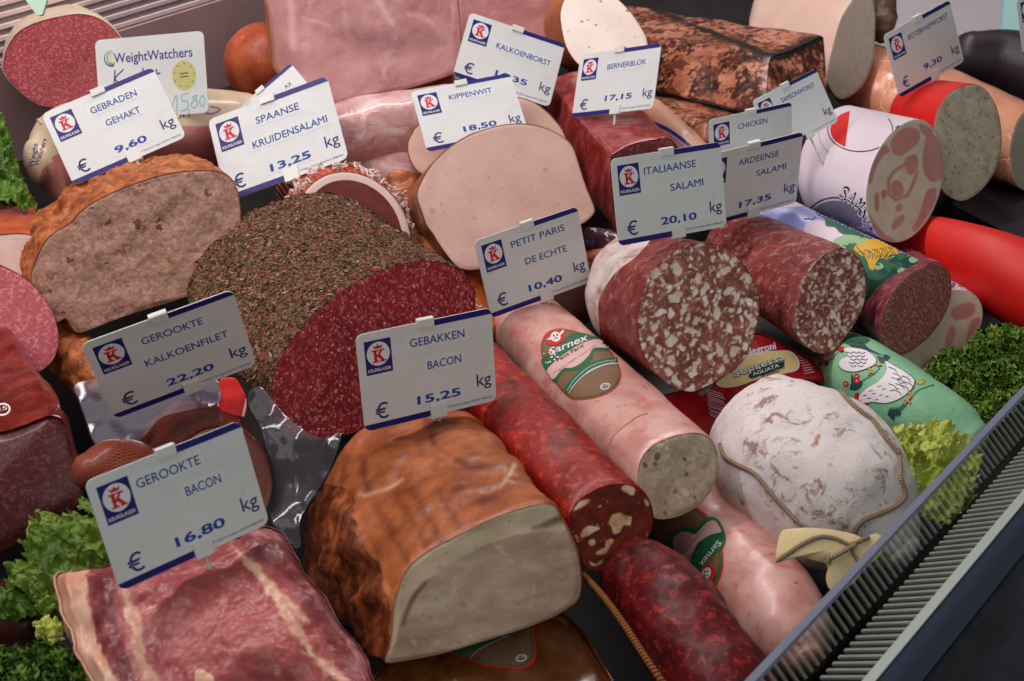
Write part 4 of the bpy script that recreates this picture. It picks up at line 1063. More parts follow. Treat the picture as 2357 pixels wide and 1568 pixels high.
# ---- 22 paper flap with strings at the salami's end
pc = skin('cream_paper', [(0.3, (214, 190, 140)), (0.7, (228, 208, 162))], scale=16, rough=0.5, bump=0.12, bscale=40, coat=0.15)
def sheet(outline, d, n, amp, freq, mat_, thick=0.0006, N=120, rings=26, curl=0.0, seed=3.0, bow=0.0):
    o2 = cr_closed(outline, N); c = o2.mean(0); Cc = P(c[0], c[1], d); nn = np.asarray(n, float)/np.linalg.norm(n)
    r = np.stack([(o2[:, 0]-CX)/FPX, -(o2[:, 1]-CY)/FPX, np.ones(N)], -1)
    O = r * ((Cc @ nn)/(r @ nn))[:, None] - Cc
    rows = []
    for k in np.linspace(1, 0.02, rings):
        pz = Cc + O*k
        rows.append(pz + nn*(fbm(pz, freq, 3, seed)*amp)[:, None]*(0.4+0.6*k) + nn*bow*(1-k*k) + nn*(curl*k**3*np.sin(np.arange(N)/N*2*math.pi*9 + 2*np.sin(np.arange(N)/N*17)))[:, None])
    V = np.vstack(rows); F = ring_faces(N, rings); F.append(tuple((rings-1)*N+i for i in range(N)))
    m_ = len(V); V = np.vstack([V, V - nn*thick]); F = F + [tuple(i+m_ for i in f[::-1]) for f in F] + [(i, i+m_, (i+1) % N + m_, (i+1) % N) for i in range(N)]
    return Body(V, F)
pf = sheet(R(9, [(690,545),(760,528),(900,528),(1060,538),(1180,560),(1260,590),(1340,560),(1400,620),(1350,720),(1260,800),(1180,900),(1080,950),(1025,930),(998,860),(1000,775),(900,745),(800,722),(700,745),(652,752),(655,650)]), 0.765, (0.1, 0.5, -0.86), 0.008, 16, pc, bow=0.006)
t = thing('paper_flap', 'cream paper flap with loose string ends at the foot of the white salami', 'paper', base_of(pf))
part('sheet', w_of(pf.V), pf.F, pc, t)
string(R(9, [(655,745),(740,690),(850,620),(950,580),(1040,585),(1110,610),(1160,630),(1230,605),(1290,580)]), pf, 0.0015, t)
string(R(9, [(1000,738),(1080,700),(1150,660),(1190,640)]), pf, 0.0016, t, lift=1.6)
string(R(9, [(1170,630),(1180,680),(1210,730),(1260,800)]), pf, 0.0012, t)
# ---- 23 pink sausage with label
def pink_skin(name):
    return skin(name, [(0.28, (186, 122, 114)), (0.5, (212, 156, 146)), (0.72, (222, 180, 168))], scale=45, detail=5, rough=0.24, coat=0.45, coat_rough=0.16, bump=0.22, bscale=70, spots=((96, 88, 78), 60, 0.055), mottled=((206, 120, 112), 60, 0.56, 0.68), sss=0.08)
pks_ = pink_skin('pink_sausage_skin')
pcut = grain_face('grey_pink_cut', (150, 128, 108), (180, 162, 140), (196, 184, 162), 110, 0.34, fat2=(132, 96, 82), scale2=140, amount2=0.44, jit=0.9, warp=0.006, rough=0.35, bump=0.35, blotch=(170, 140, 118), sss=0.05)
s, f, i = loaf([(1466,1095),(1472,1060),(1495,1030),(1530,1010),(1570,998),(1605,995),(1634,1006),(1651,1035),(1653,1075),(1643,1120),(1620,1155),(1585,1180),(1545,1194),(1508,1195),(1482,1170),(1468,1135)], 0.82, (1228, 768, 1.02), 0.98, N=110, n=(0.35, 0.20, -0.91), rim=0.0022, dome=0.35, noise=(0.0012, 24, 3), fnoise=(0.0012, 60, 3))
t = meat('sausage', 'pink sausage with green and brown egg shaped label above its cut end', 'sausage', s, f, pks_, pcut)
lbrown = plain('label_brown', (128, 98, 74), 0.3, coat=0.3, vary=0.06); lgreen = plain('label_green', (36, 104, 66), 0.35, coat=0.3); lred = plain('label_red', (206, 42, 34), 0.35, coat=0.3); lpink = plain('label_pink', (222, 178, 172), 0.35)
def egg_label(body, parent, T, small=True):
    E = [(1375,830),(1385,770),(1410,725),(1450,700),(1500,690),(1560,695),(1640,715),(1740,750),(1800,780),(1840,830),(1880,880),(1915,950),(1928,1010),(1905,1080),(1850,1130),(1760,1165),(1660,1180),(1590,1175),(1540,1140),(1490,1080),(1440,1000),(1395,930)]
    c = np.mean(E, 0); sc = lambda k: [tuple(c + (np.array(p_)-c)*k) for p_ in E]
    it = [(lred, 0, poly(T(sc(1.0)), 70)), (lgreen, 1, poly(T(sc(0.968)), 70)), (lbrown, 2, poly(T(sc(0.935)), 70))]
    it.append((lgreen, 3, poly(T([(1385,900),(1440,860),(1520,800),(1560,750),(1620,722),(1700,735),(1770,760),(1800,790),(1845,835),(1800,850),(1740,850),(1730,900),(1690,950),(1620,985),(1540,990),(1490,1050),(1470,1060),(1420,990),(1390,940)]), 70)))
    it.append((lpink, 4, poly(T([(1425,975),(1500,900),(1600,830),(1690,785),(1770,770),(1835,810),(1832,828),(1740,830),(1705,880),(1650,935),(1590,965),(1530,970),(1470,1040),(1440,1010)]), 70)))
    it.append((lred, 5, poly(T(ell(1478, 760, 70, 48, -18)))));
    it.append((whp, 6, poly(T(ell(1478, 755, 34, 34, -18))))); it.append((whp, 6, poly(T([(1415,775),(1450,755),(1455,775)])))); it.append((whp, 6, poly(T([(1500,735),(1530,705),(1535,722),(1510,745)]))))
    for dx, dy, r in ((-12, -8, 6), (12, -14, 6), (-8, 16, 4), (12, 10, 4), (2, 4, 5)): it.append((blk if r > 4 else lred, 7, poly(T(ell(1478+dx, 757+dy, r, r*1.2, 0, 12)))))
    it.append((whp, 5, txt('Sarnex', *T([(1440, 880), (1695, 775)]), 15, 0.02, slant=0.3)))
    it.append((blk, 5, txt('Petit Paris', *T([(1495, 925), (1672, 820)]), 8.5, 0.01)))
    it.append((greyp, 5, txt('met groene pepers - au poivre vert', *T([(1470, 1005), (1755, 815)]), 4.2, 0.0)))
    it.append((lgreen, 3, stroke(T([(1545,1130),(1600,1050),(1690,970),(1800,920),(1900,905)]), [10, 13, 15, 13, 9], smooth=24)))
    it.append((whp, 4, stroke(T([(1560,1120),(1610,1045),(1700,965),(1800,925),(1890,912)]), 0.9, smooth=24))); it.append((whp, 4, stroke(T([(1570,1135),(1625,1060),(1710,985),(1800,945),(1890,925)]), 0.9, smooth=24)))
    it.append((whp, 4, stroke(T([(1590,1100),(1680,1010),(1800,950),(1900,935)]), 1.6, smooth=24)))
    it.append((whp, 4, poly(T(ell(1818, 1092, 34, 22, -15))))); it.append((lbrown, 5, poly(T(ell(1818, 1092, 28, 16, -15))))); it.append((whp, 6, txt('B 708', *T([(1796, 1102), (1842, 1090)]), 4, 0.0)))
    for k in range(26):
        x0, y0 = 1400 + rng.uniform(0, 110), 880 + rng.uniform(-35, 55)
        it.append((whp if k % 3 else lred, 6, poly(T(ell(x0, y0, rng.uniform(4, 9), rng.uniform(3, 6), rng.uniform(0, 180), 8)))))
    return decal('label', it, body, parent, step=7)
egg_label(s, t, lambda p_: R(5, p_))
cd = cord_on(R(5, [(1845,1490),(1880,1420),(1960,1350),(2050,1290),(2110,1270)]), s, 0.0004); part('film_seam', w_of(cd.V), cd.F, plain('seam', (186, 132, 110), 0.3, coat=0.4), t)

# ---- 24 chorizo with cut
def chorizo_skin(name, a=(88, 14, 14), b_=(140, 26, 22), c_=(196, 72, 38), coat=0.6):
    M = Mat(name, 0.36, 0.35, coat=coat*0.6, coat_rough=0.2, sss=0.03)
    v = M.warp(0.01, 50)
    col = M.ramp(M.noise(34, 6, 0.65, 0.8, vec=v), [(0.28, lin(a)), (0.5, lin(b_)), (0.68, lin(tuple(min(255, q*1.12) for q in b_)))])
    col = M.mix(M.math('MULTIPLY', M.sharp(M.noise(150, 5, 0.68, 0.4, vec=v), 0.53, 0.63), 0.75), col, lin(c_))
    col = M.mix(M.math('MULTIPLY', M.sharp(M.noise(44, 5, 0.65), 0.52, 0.66), 0.6), col, lin(tuple(q*0.6 for q in a)))
    M.color(col); M.bump(M.noise(120, 6, 0.66), 0.45, 0.0016); return M.m
ck = chorizo_skin('chorizo_skin')
s, f, i = loaf(R(8, [(1572,420),(1610,345),(1680,285),(1780,232),(1890,206),(1980,210),(2060,240),(2120,310),(2150,400),(2152,480),(2120,570),(2060,650),(1980,725),(1880,785),(1770,822),(1700,805),(1650,740),(1615,640),(1580,520)]), 0.755, (1078, 842, 0.93), 0.92, N=120, n=(0.30, 0.10, -0.95), rim=0.0022, dome=0.3, noise=(0.0016, 26, 3), fnoise=(0.001, 50, 3), rings=40)
q = f.px(); K = lambda p_: R(8, p_)
fb = [K([(1840,480),(1870,425),(1920,410),(1960,430),(1995,440),(1985,490),(1940,500),(1920,540),(1880,550),(1860,510)]), K([(1650,570),(1670,515),(1720,500),(1780,515),(1740,540),(1690,570)]), K([(1590,395),(1640,340),(1710,315),(1690,350),(1630,385)]),
      K([(1930,240),(1970,218),(2020,245),(2010,290),(1970,280)]), K([(1810,790),(1880,730),(1970,680),(2030,650),(2020,690),(1940,750),(1850,795)]), K([(1700,605),(1740,590),(1750,625),(1720,640)]), K([(1820,630),(1850,590),(1875,600),(1840,640)]), K([(1760,680),(1800,655),(1840,645),(1820,680),(1770,695)]), K([(1710,740),(1750,760),(1800,730),(1790,755),(1730,775)]), K([(2090,310),(2115,340),(2110,365),(2090,340)]), K([(1750,375),(1790,355),(1780,372)]), K([(1660,730),(1680,745),(1665,755)])]
fm = np.maximum.reduce([pmask(q, p_, 5) for p_ in fb])
M = Mat('chorizo_cut', 0.45, 0.2)
c0 = M.ramp(M.noise(70, 6, 0.66, 0.6), [(0.3, lin((66, 18, 10))), (0.5, lin((100, 28, 14))), (0.68, lin((124, 40, 20))), (0.8, lin((158, 72, 30)))])
c0 = M.mix(M.math('MULTIPLY', M.sharp(M.noise(150, 4, 0.6), 0.62, 0.72), 0.6), c0, lin((200, 150, 110)))
M.color(M.mix(M.edge(M.attr('fat'), M.noise(150, 4), 0.9, 0.26), c0, M.ramp(M.noise(90, 5), [(0.3, lin((178, 110, 66))), (0.5, lin((204, 168, 130))), (0.65, lin((214, 192, 166)))]))); M.bump(M.noise(110, 5), 0.35, 0.001)
t = meat('chorizo', 'thick red chorizo with marbled cut end beside the brown roast', 'sausage', s, f, ck, M.m, fa={'fat': fm})

# ---- 25 second pink sausage
b = tube([(1548, 1120, 0.945, 92), (1620, 1208, 0.90, 112), (1706, 1312, 0.85, 118), (1796, 1426, 0.80, 112), (1842, 1492, 0.775, 86), (1862, 1520, 0.765, 46)], N=100, M=80, caps=(0.4, 0.5), noise=(0.0018, 20, 3))
t = meat('sausage', 'whole pink sausage with upside down label beside the glass lip', 'sausage', b, None, pink_skin('pink_sausage_skin_b'), None)
def T9(pts):                                                      # the same egg label turned upside down lower in the picture
    out = []
    o_, m_, e_ = np.array(R(9, [(215, 850)])[0]), None, None
    for x, y in pts:
        dx, dy = (x-1478)*0.336, (y-755)*0.336
        out.append(tuple(o_ + np.array([-0.80*dx + 0.28*dy, 0.10*dx*-1 - 0.92*dy]) * np.array([0.95, 0.98])))
    return out
L9 = lambda p_: R(9, p_)
it = [(lred, 0, poly(L9([(-300,460),(-150,380),(0,345),(105,365),(200,440),(250,520),(290,640),(300,760),(280,850),(215,955),(120,900),(0,800),(-200,640)]), 60)),
      (lgreen, 1, poly(L9([(-290,465),(-140,392),(0,357),(95,378),(185,445),(240,520),(278,640),(288,760),(268,840),(212,935),(120,885),(0,785),(-190,630)]), 60)),
      (lbrown, 2, poly(L9([(-280,470),(-130,405),(0,370),(85,390),(175,455),(230,530),(262,640),(272,760),(250,830),(205,915),(120,865),(10,775),(-180,620)]), 60)),
      (lgreen, 3, poly(L9([(-60,560),(0,520),(60,510),(110,520),(180,450),(250,450),(290,500),(315,590),(290,660),(230,700),(170,760),(130,850),(60,790),(-60,660)]), 50)),
      (lpink, 4, poly(L9([(-40,590),(10,545),(70,545),(110,560),(190,480),(240,470),(270,510),(285,545),(200,570),(120,640),(60,780),(20,740),(-30,660)]), 50)),
      (whp, 5, txt('Sarnex', *L9([(262, 600), (140, 760)]), 13, 0.02)), (blk, 5, txt('Petit Paris', *L9([(140, 600), (50, 745)]), 8.5, 0.01)), (greyp, 5, txt('met groene pepers', *L9([(170, 520), (20, 690)]), 4, 0.0)),
      (lred, 5, poly(L9(ell(195, 830, 52, 62, 20)))), (whp, 6, poly(L9(ell(190, 825, 30, 40, 20)))), (blk, 7, poly(L9(ell(180, 812, 6, 7, 0, 10)))), (blk, 7, poly(L9(ell(200, 812, 6, 7, 0, 10)))), (blk, 7, poly(L9(ell(178, 838, 5, 6, 0, 10)))), (blk, 7, poly(L9(ell(198, 840, 5, 6, 0, 10))))]
decal('label', it, b, t, step=7)
wrapc = clear_film('sausage_wrap', gloss=0.03, rough=0.05, haze=0.0)
def crumple(outline, d, n, amp, freq, **kw): return sheet(outline, d, n, amp, freq, None, **kw)
# ---- 27 dry chorizo, whole
b = tube([(1440, 1285, 0.77, 62), (1478, 1330, 0.755, 96), (1540, 1410, 0.725, 112), (1610, 1500, 0.70, 116), (1680, 1600, 0.675, 112), (1740, 1690, 0.66, 90)], N=100, M=80, caps=(0.5, 0.4), noise=(0.004, 24, 4))
dk = chorizo_skin('dry_chorizo_skin', a=(40, 12, 18), b_=(92, 18, 24), c_=(168, 52, 40), coat=0.2)
t = meat('chorizo', 'wrinkled dark red dry chorizo at the front under the cut one', 'sausage', b, None, dk, None)
M = Mat('brown_string', 0.8, 0.2)
wv = M.math('SINE', M.math('ADD', M.math('MULTIPLY', M.attr('u'), 2400.0), M.math('MULTIPLY', M.attr('v'), 6.28)))
M.color(M.ramp(M.math('MULTIPLY_ADD', wv, 0.5), [(0.0, lin((70, 34, 16))), (0.6, lin((142, 86, 44))), (1.0, lin((160, 104, 60)))])); M.bump(wv, 0.7, 0.0008)
ln = cr_open([P(*R(8, [q_])[0], d_) for q_, d_ in (((1670,835), .735), ((1760,930), .70), ((1850,1040), .665), ((1950,1180), .645), ((2060,1350), .625), ((2160,1500), .61), ((2260,1640), .60))], 70)
c_ = pipe(ln, 0.0019); ts = thing('string', 'brown twisted string hanging beside the dry chorizo', 'string', base_of(c_))
part('cord', w_of(c_.V), c_.F, M.m, ts, attrs={'u': c_.u, 'v': c_.v})

# ---- 28 roast with pale cut
Qr = lambda pts: [((700 + x*0.4802)*0.9207, (950 + y*0.4802)*0.9207) for x, y in pts]
side, face, inf = loaf(R(8, [(1430,335),(1490,365),(1525,440),(1560,500),(1600,590),(1635,680),(1655,780),(1664,900),(1645,1000),(1580,1060),(1460,1130),(1250,1212),(1000,1290),(800,1350),(640,1395),(430,1432),(310,1445),(300,1400),(325,1330),(345,1200),(355,1060),(380,960),(420,850),(480,760),(600,665),(750,585),(900,510),(1060,435),(1250,368),(1360,340)]),
                       0.70, (915, 1160, 0.84), 1.0, N=240, L=80, n=(0.18, 0.12, -0.97), rim=0.003, dome=0.22, belly=0.02, noise=(0.006, 16, 4), rings=50, fnoise=(0.0015, 26, 3),
                       back_outline=[(703,1290),(699,1210),(737,1108),(800,1015),(900,965),(1042,945),(1115,985),(1165,1060),(1185,1150),(1170,1260),(1100,1330),(950,1370),(800,1380),(730,1350)])
q = side.px()
fib = pmask(q, [(690,1120),(737,1113),(795,1122),(821,1193),(861,1295),(885,1350),(901,1390),(895,1450),(880,1530),(600,1600),(560,1100)], 10)
grill = np.zeros(len(q))
for l_ in ([(490,640),(560,760),(640,900),(670,950)], [(600,600),(680,720),(760,860)], [(700,590),(800,760),(840,830)], [(830,590),(900,700),(930,760)], [(560,740),(620,850)]):
    grill = np.maximum(grill, smask(q, Qr(l_), 5, 13)*0.8)
dark = np.maximum.reduce([smask(q, Qr(l_), w_, s_)*k_ for l_, w_, s_, k_ in (([(910,420),(1000,440),(1140,440)], [3, 9, 5], 12, 1), ([(1000,640),(1060,630),(1120,615)], [4, 9, 4], 10, 1), ([(790,300),(800,330)], 7, 8, 1), ([(430,420),(440,500),(460,570)], [8, 11, 7], 14, 0.9),
    ([(660,575),(690,570)], 6, 9, 0.9), ([(900,570),(950,560)], 6, 10, 0.8), ([(940,330),(1010,370),(1060,400)], [6, 10, 6], 20, 0.7), ([(600,420),(660,400)], 8, 14, 0.7), ([(780,230),(840,220),(900,215)], 13, 14, 0.9), ([(720,330),(740,380)], 8, 18, 0.6), ([(330,400),(320,500)], 8, 16, 0.6))])
wl = np.maximum(smask(q, Qr([(410,590),(440,603),(480,590),(560,560),(640,520)]), 2.2, 4), smask(q, Qr([(1215,440),(1185,500),(1140,560)]), [6, 4, 1], 5))
M = Mat('roast_rind', 0.32, 0.4, coat=0.3, coat_rough=0.14)
c0 = M.ramp(M.noise(34, 6, 0.62, 0.5), [(0.22, lin((104, 48, 26))), (0.42, lin((148, 78, 42))), (0.60, lin((174, 99, 56))), (0.78, lin((196, 128, 82)))])
c0 = M.mix(M.math('MULTIPLY', M.math('MULTIPLY', M.attr('grill'), M.sharp(M.noise(130, 4, 0.6), 0.25, 0.5)), 1.0), c0, lin((92, 32, 20)))
c0 = M.mix(M.math('MULTIPLY', M.edge(M.attr('char'), M.noise(60, 4), 0.9, 0.45), 0.8), c0, lin((80, 36, 34)))
fibc = M.ramp(M.noise(36, 6, 0.68, 1.2, vec=M.scale(M.co, (1.6, 1, 0.8))), [(0.28, lin((40, 18, 10))), (0.48, lin((104, 50, 26))), (0.64, lin((158, 84, 46))), (0.8, lin((190, 120, 74)))])
c0 = M.mix(M.edge(M.attr('fibre'), M.noise(50, 4), 0.5, 0.12), c0, fibc)
c0 = M.mix(M.math('MULTIPLY', M.attr('crack'), 0.8), c0, lin((214, 176, 140)))
M.color(c0)
hb = M.math('ADD', M.noise(80, 5), M.math('MULTIPLY', M.attr('fibre'), M.math('MULTIPLY', M.noise(36, 5, 0.65, 1.0), 3.0)))
M.bump(M.math('SUBTRACT', hb, M.math('MULTIPLY', M.attr('crack'), 0.6)), 0.5, 0.0022)
rr_ = M.m
lump = (fbm(side.V, 40, 4, 9.0) * 0.012 * fib + fbm(side.V, 26, 3, 4.0) * 0.003) * np.clip(side.u/0.03, 0, 1)
Nrm = side.V - inf['C']; Nrm /= np.linalg.norm(Nrm, axis=1)[:, None]
u0, v0 = side.u, side.v
side = Body(side.V + Nrm*lump[:, None], side.F); side.u, side.v = u0, v0
q = face.px()
fatb = pmask(q, R(8, [(1440,300),(1520,420),(1560,500),(1540,540),(1400,535),(1200,565),(1000,630),(800,730),(620,850),(500,960),(440,1060),(400,1180),(380,1300),(250,1400),(280,1000),(450,750),(900,470),(1300,310)]), 10)
gap = np.maximum(smask(q, R(8, [(1520,440),(1400,490),(1320,510)]), [9, 6, 1], 8), smask(q, R(8, [(590,880),(520,960),(480,1030),(450,1100),(430,1170)]), [3, 5, 5, 4, 3], 5)*0.9)
M = Mat('roast_cut', 0.45, 0.25, sss=0.06)
n1 = M.noise(42, 6, 0.68, 0.25, vec=M.scale(M.co, (0.6, 1, 1.9)))
lean = M.ramp(n1, [(0.28, lin((142, 114, 96))), (0.5, lin((164, 138, 118))), (0.72, lin((186, 165, 140)))])
fatc = M.ramp(M.noise(26, 3, 0.5, 1.0, vec=M.scale(M.co, (1, 1, 3))), [(0.3, lin((172, 150, 124))), (0.7, lin((194, 176, 150)))])
c0 = M.mix(M.edge(M.attr('fat'), M.noise(70, 4), 0.4, 0.14), lean, fatc)
c0 = M.mix(M.math('MULTIPLY', M.sharp(M.noise(170, 4, 0.65), 0.60, 0.68), 0.35), c0, lin((112, 84, 68)))
c0 = M.mix(M.math('MULTIPLY', M.sharp(M.noise(36, 5, 0.7, 2.5), 0.60, 0.66), 0.3), c0, lin((202, 186, 162)))
c0 = M.mix(M.attr('gap'), c0, lin((84, 56, 42)))
c0 = M.mix(M.math('MULTIPLY', M.sharp(M.attr('rim'), 0.978, 0.996), M.noise(60, 4)), c0, lin((172, 108, 54)))
M.color(c0); M.bump(M.math('SUBTRACT', M.noise(90, 5), M.math('MULTIPLY', M.attr('gap'), 0.8)), 0.3, 0.0016)
t = meat('roast', 'golden brown roast bacon with pale cut side at the front', 'roast meat', side, face, rr_, M.m, sa={'fibre': fib, 'grill': grill, 'char': dark, 'crack': wl}, fa={'fat': fatb, 'gap': gap, 'rim': face.k}, side_name='rind')

# ---- 29 brown smoked slab underneath
bsl = skin('smoked_slab', [(0.28, (66, 32, 14)), (0.5, (112, 62, 28)), (0.72, (150, 92, 46))], scale=26, rough=0.2, coat=0.7, coat_rough=0.1, bump=0.5, bscale=60, bdist=0.002, dist=1.5)
o_ = R(8, [(150,1750),(250,1500),(420,1380),(800,1290),(1250,1130),(1500,1080),(1640,1180),(1780,1400),(1900,1620),(1900,1800),(1000,1900)])
s, f, i = loaf(o_, 0.715, (*(np.mean(o_, 0) + np.array([-10, 30])), 0.78), 0.95, n=(0.0, 0.75, -0.66), N=110, bulge=0.008, fnoise=(0.004, 22, 3), rings=30, rim=0.006, dome=0.1)
t = meat('smoked_meat', 'glossy brown smoked slab with a label under the roast', 'meat', s, f, bsl, bsl, face_name='top_side')
J = lambda p_: R(8, p_)
decal('label', [(lred, 0, poly(J([(700,1300),(800,1200),(1290,1170),(1330,1260),(1350,1350),(1330,1430),(1270,1475),(1180,1480),(1000,1460),(850,1410),(740,1370)]), 50)), (lgreen, 1, poly(J([(700,1300),(800,1200),(1280,1180),(1315,1260),(1332,1350),(1312,1420),(1260,1460),(1180,1466),(1000,1448),(860,1400),(750,1362)]), 50)),
      (lbrown, 2, poly(J([(700,1300),(800,1200),(1270,1190),(1300,1260),(1315,1350),(1298,1410),(1250,1448),(1180,1455),(1000,1438),(870,1392),(760,1352)]), 50)),
      (lgreen, 3, stroke(J([(790,1380),(880,1350),(980,1310),(1120,1260)]), [6, 14, 16, 12], smooth=20)), (whp, 4, stroke(J([(890,1415),(960,1350),(1060,1300),(1150,1260)]), 1.4, smooth=20)),
      (whp, 4, poly(J(ell(1242, 1410, 38, 24, -15)))), (lbrown, 5, poly(J(ell(1242, 1410, 30, 17, -15)))), (whp, 6, txt('B 708', *J([(1220, 1418), (1266, 1406)]), 4))], f, t, step=7)

# ---- 30 raw smoked bacon slab, bottom left
o_ = R(7, [(370,840),(470,805),(560,785),(700,760),(1000,680),(1350,600),(1650,540),(1800,490),(1900,520),(1990,610),(2080,740),(2180,900),(2330,1150),(2480,1380),(2600,1600),(2600,1800),(900,1900),(700,1650),(560,1400),(440,1150)])
s, f, i = loaf(o_, 0.655, (*(np.mean(o_, 0) + np.array([15, 150])), 0.70), 0.95, jit=16, n=(0.03, 0.72, -0.69), N=260, rings=90, bulge=0.022, rim=0.006, fnoise=(0.006, 24, 5), noise=(0.003, 20, 3), dome=0.1)
q = f.px(); V_ = lambda p_: R(7, p_)
fat = np.maximum.reduce([pmask(q, V_([(340,830),(480,800),(560,800),(600,900),(610,1020),(640,1180),(690,1330),(760,1480),(850,1700),(640,1700),(520,1400),(430,1150),(390,1000)]), 14),
    smask(q, V_([(850,960),(880,1050),(930,1150),(950,1250),(960,1400),(1030,1560),(1100,1700)]), [11, 15, 13, 11, 10, 11, 11], 22),
    smask(q, V_([(1590,640),(1680,720),(1760,800),(1820,880),(1880,960),(1930,1060),(2000,1150),(2060,1260),(2140,1380),(2240,1470),(2360,1560)]), [5, 10, 9, 7, 11, 13, 10, 7, 11, 9, 8], 22),
    smask(q, V_([(1960,1000),(2040,1090),(2150,1180)]), [10, 12, 4], 22)*0.9, pmask(q, V_([(1330,1520),(1370,1470),(1400,1490),(1460,1540),(1440,1620),(1350,1620)]), 6), smask(q, V_([(1000,1070),(1060,1050)]), [3, 5], 5)*0.7, smask(q, V_([(540,820),(590,800)]), 8, 8)])
drk = np.maximum.reduce([pmask(q, V_([(600,900),(620,790),(760,760),(800,900),(780,1000),(820,1150),(850,1320),(930,1560),(980,1700),(850,1700),(760,1480),(680,1300),(630,1100)]), 12), pmask(q, V_([(1700,700),(1640,560),(1830,490),(2000,600),(2360,1150),(2700,1700),(2450,1650),(2250,1330),(2100,1060),(1900,800)]), 18)*0.9])
M = Mat('raw_bacon', 0.38, 0.4, coat=0.4, coat_rough=0.14, sss=0.08)
v = M.warp(0.02, 24)
ln_ = M.ramp(M.noise(26, 6, 0.64, 0.8, vec=v), [(0.28, lin((126, 46, 46))), (0.5, lin((166, 80, 80))), (0.72, lin((194, 122, 116)))])
dkc = M.ramp(M.noise(44, 6, 0.66, 1.0, vec=v), [(0.28, lin((84, 28, 32))), (0.5, lin((130, 58, 62))), (0.7, lin((164, 106, 106))), (0.82, lin((198, 148, 130)))])
ftc = M.ramp(M.noise(30, 4, 0.6), [(0.3, lin((198, 132, 108))), (0.55, lin((220, 172, 146))), (0.75, lin((232, 206, 184)))])
c0 = M.mix(M.edge(M.attr('deep'), M.noise(40, 4), 0.5, 0.25), ln_, dkc)
c0 = M.mix(M.edge(M.attr('fat'), M.noise(70, 6, 0.72), 1.5, 0.16), c0, ftc)
c0 = M.mix(M.math('MULTIPLY', M.sharp(M.noise(48, 5, 0.7, 2.0, vec=v), 0.56, 0.68), 0.5), c0, lin((200, 146, 130)))
M.color(c0); M.bump(M.math('ADD', M.noise(60, 5), M.math('MULTIPLY', M.attr('fat'), 0.5)), 0.45, 0.0022)
bside = skin('bacon_rind', [(0.3, (150, 92, 58)), (0.6, (190, 132, 92)), (0.8, (206, 156, 118))], scale=28, rough=0.35, coat=0.3)
qs = s.px()
meat('bacon', 'raw smoked bacon slab with fat streaks in the bottom left corner', 'bacon', s, f, M.m, M.m, sa={'fat': pmask(qs, V_([(300,700),(560,760),(560,900),(700,1300),(900,1800),(200,1800),(200,900)]), 14), 'deep': np.ones(len(qs))}, fa={'fat': fat, 'deep': drk}, side_name='rind', face_name='top_side')

# ---- 32 square salami in film, left edge
s, f, i = loaf([(-160,1015),(-60,1000),(0,987),(60,968),(110,948),(138,948),(158,968),(178,1030),(196,1095),(198,1140),(170,1178),(120,1215),(60,1245),(0,1275),(-120,1330),(-200,1330),(-220,1180)], 0.785, (-125, 880, 0.93), 0.93, N=150, n=(0.12, 0.20, -0.97), rim=0.012, dome=0.1, noise=(0.004, 16, 3), bulge=0.006, jit=5)
M = Mat('filmed_salami', 0.12, 0.5, coat=0.9, coat_rough=0.05)
c0 = M.ramp(M.noise(60, 6, 0.66), [(0.28, lin((72, 15, 13))), (0.5, lin((112, 26, 19))), (0.72, lin((146, 56, 40)))])
M.color(c0); M.bump(M.noise(22, 4, 0.6, 1.2), 0.5, 0.004)
fc = grain_face('film_cut', (70, 24, 26), (98, 46, 46), (120, 80, 76), 330, 0.26, scale2=180, amount2=0.12, rough=0.25, coat=0.35, speck=0.5, bump=0.1, blotch=(78, 30, 32))
t = meat('salami', 'square dark red salami wrapped in shiny film at the left edge', 'salami', s, f, M.m, fc)
decal('printed_mark', [(whp, 0, stroke(R(4, ell(18, 1245, 50, 38, -10, 30)), 4, closed=True)), (whp, 0, txt('25', *R(4, [(-20, 1262), (52, 1245)]), 9, 0.01)), (whp, 0, txt('K', *R(4, [(415, 1070), (440, 1062)]), 10, 0.03)), (whp, 0, txt('e', *R(4, [(440, 1086), (462, 1080)]), 8, 0.03))], s, t)

# ---- 33 pink salami end, 34 ham with orange rind at the left edge
fc = grain_face('pink_salami_cut', (160, 62, 72), (188, 98, 104), (214, 146, 146), 300, 0.26, scale2=190, amount2=0.12, blotch=(150, 56, 68), bump=0.2, speck=0.55)
s, f, i = loaf(ellx(12, 735, 124, 128, 0.35), 0.93, (-50, 690, 1.05), 1.0, n=(0.2, 0.35, -0.91), rim=0.002)
meat('salami', 'bright pink salami with white flecks at the left edge below the ham', 'salami', s, f, sk, fc)
f_ = ham_face('grey_ham_cut', (168, 132, 122), (184, 150, 138), (206, 180, 166))
s, f, i = loaf([(-90,550),(0,538),(60,536),(104,552),(108,590),(90,650),(40,690),(-60,680),(-110,620)], 1.04, (-30, 500, 1.12), 1.0, n=(0.1, 0.4, -0.9), rim=0.004, noise=(0.003, 20, 3))
t = meat('ham', 'grey pink ham with orange crust at the left edge', 'ham', s, f, or_skin, f_, fa={'fat': np.zeros(len(f.V)), 'dark': np.zeros(len(f.V))}, side_name='rind')
decal('printed_band', [(bp2, 0, stroke(R(1, [(0,1425),(80,1430),(160,1460),(205,1480)]), 2.2, smooth=20)), (bp2, 0, stroke(R(1, [(0,1450),(70,1455),(130,1480)]), 1.4, smooth=20))], s, t)

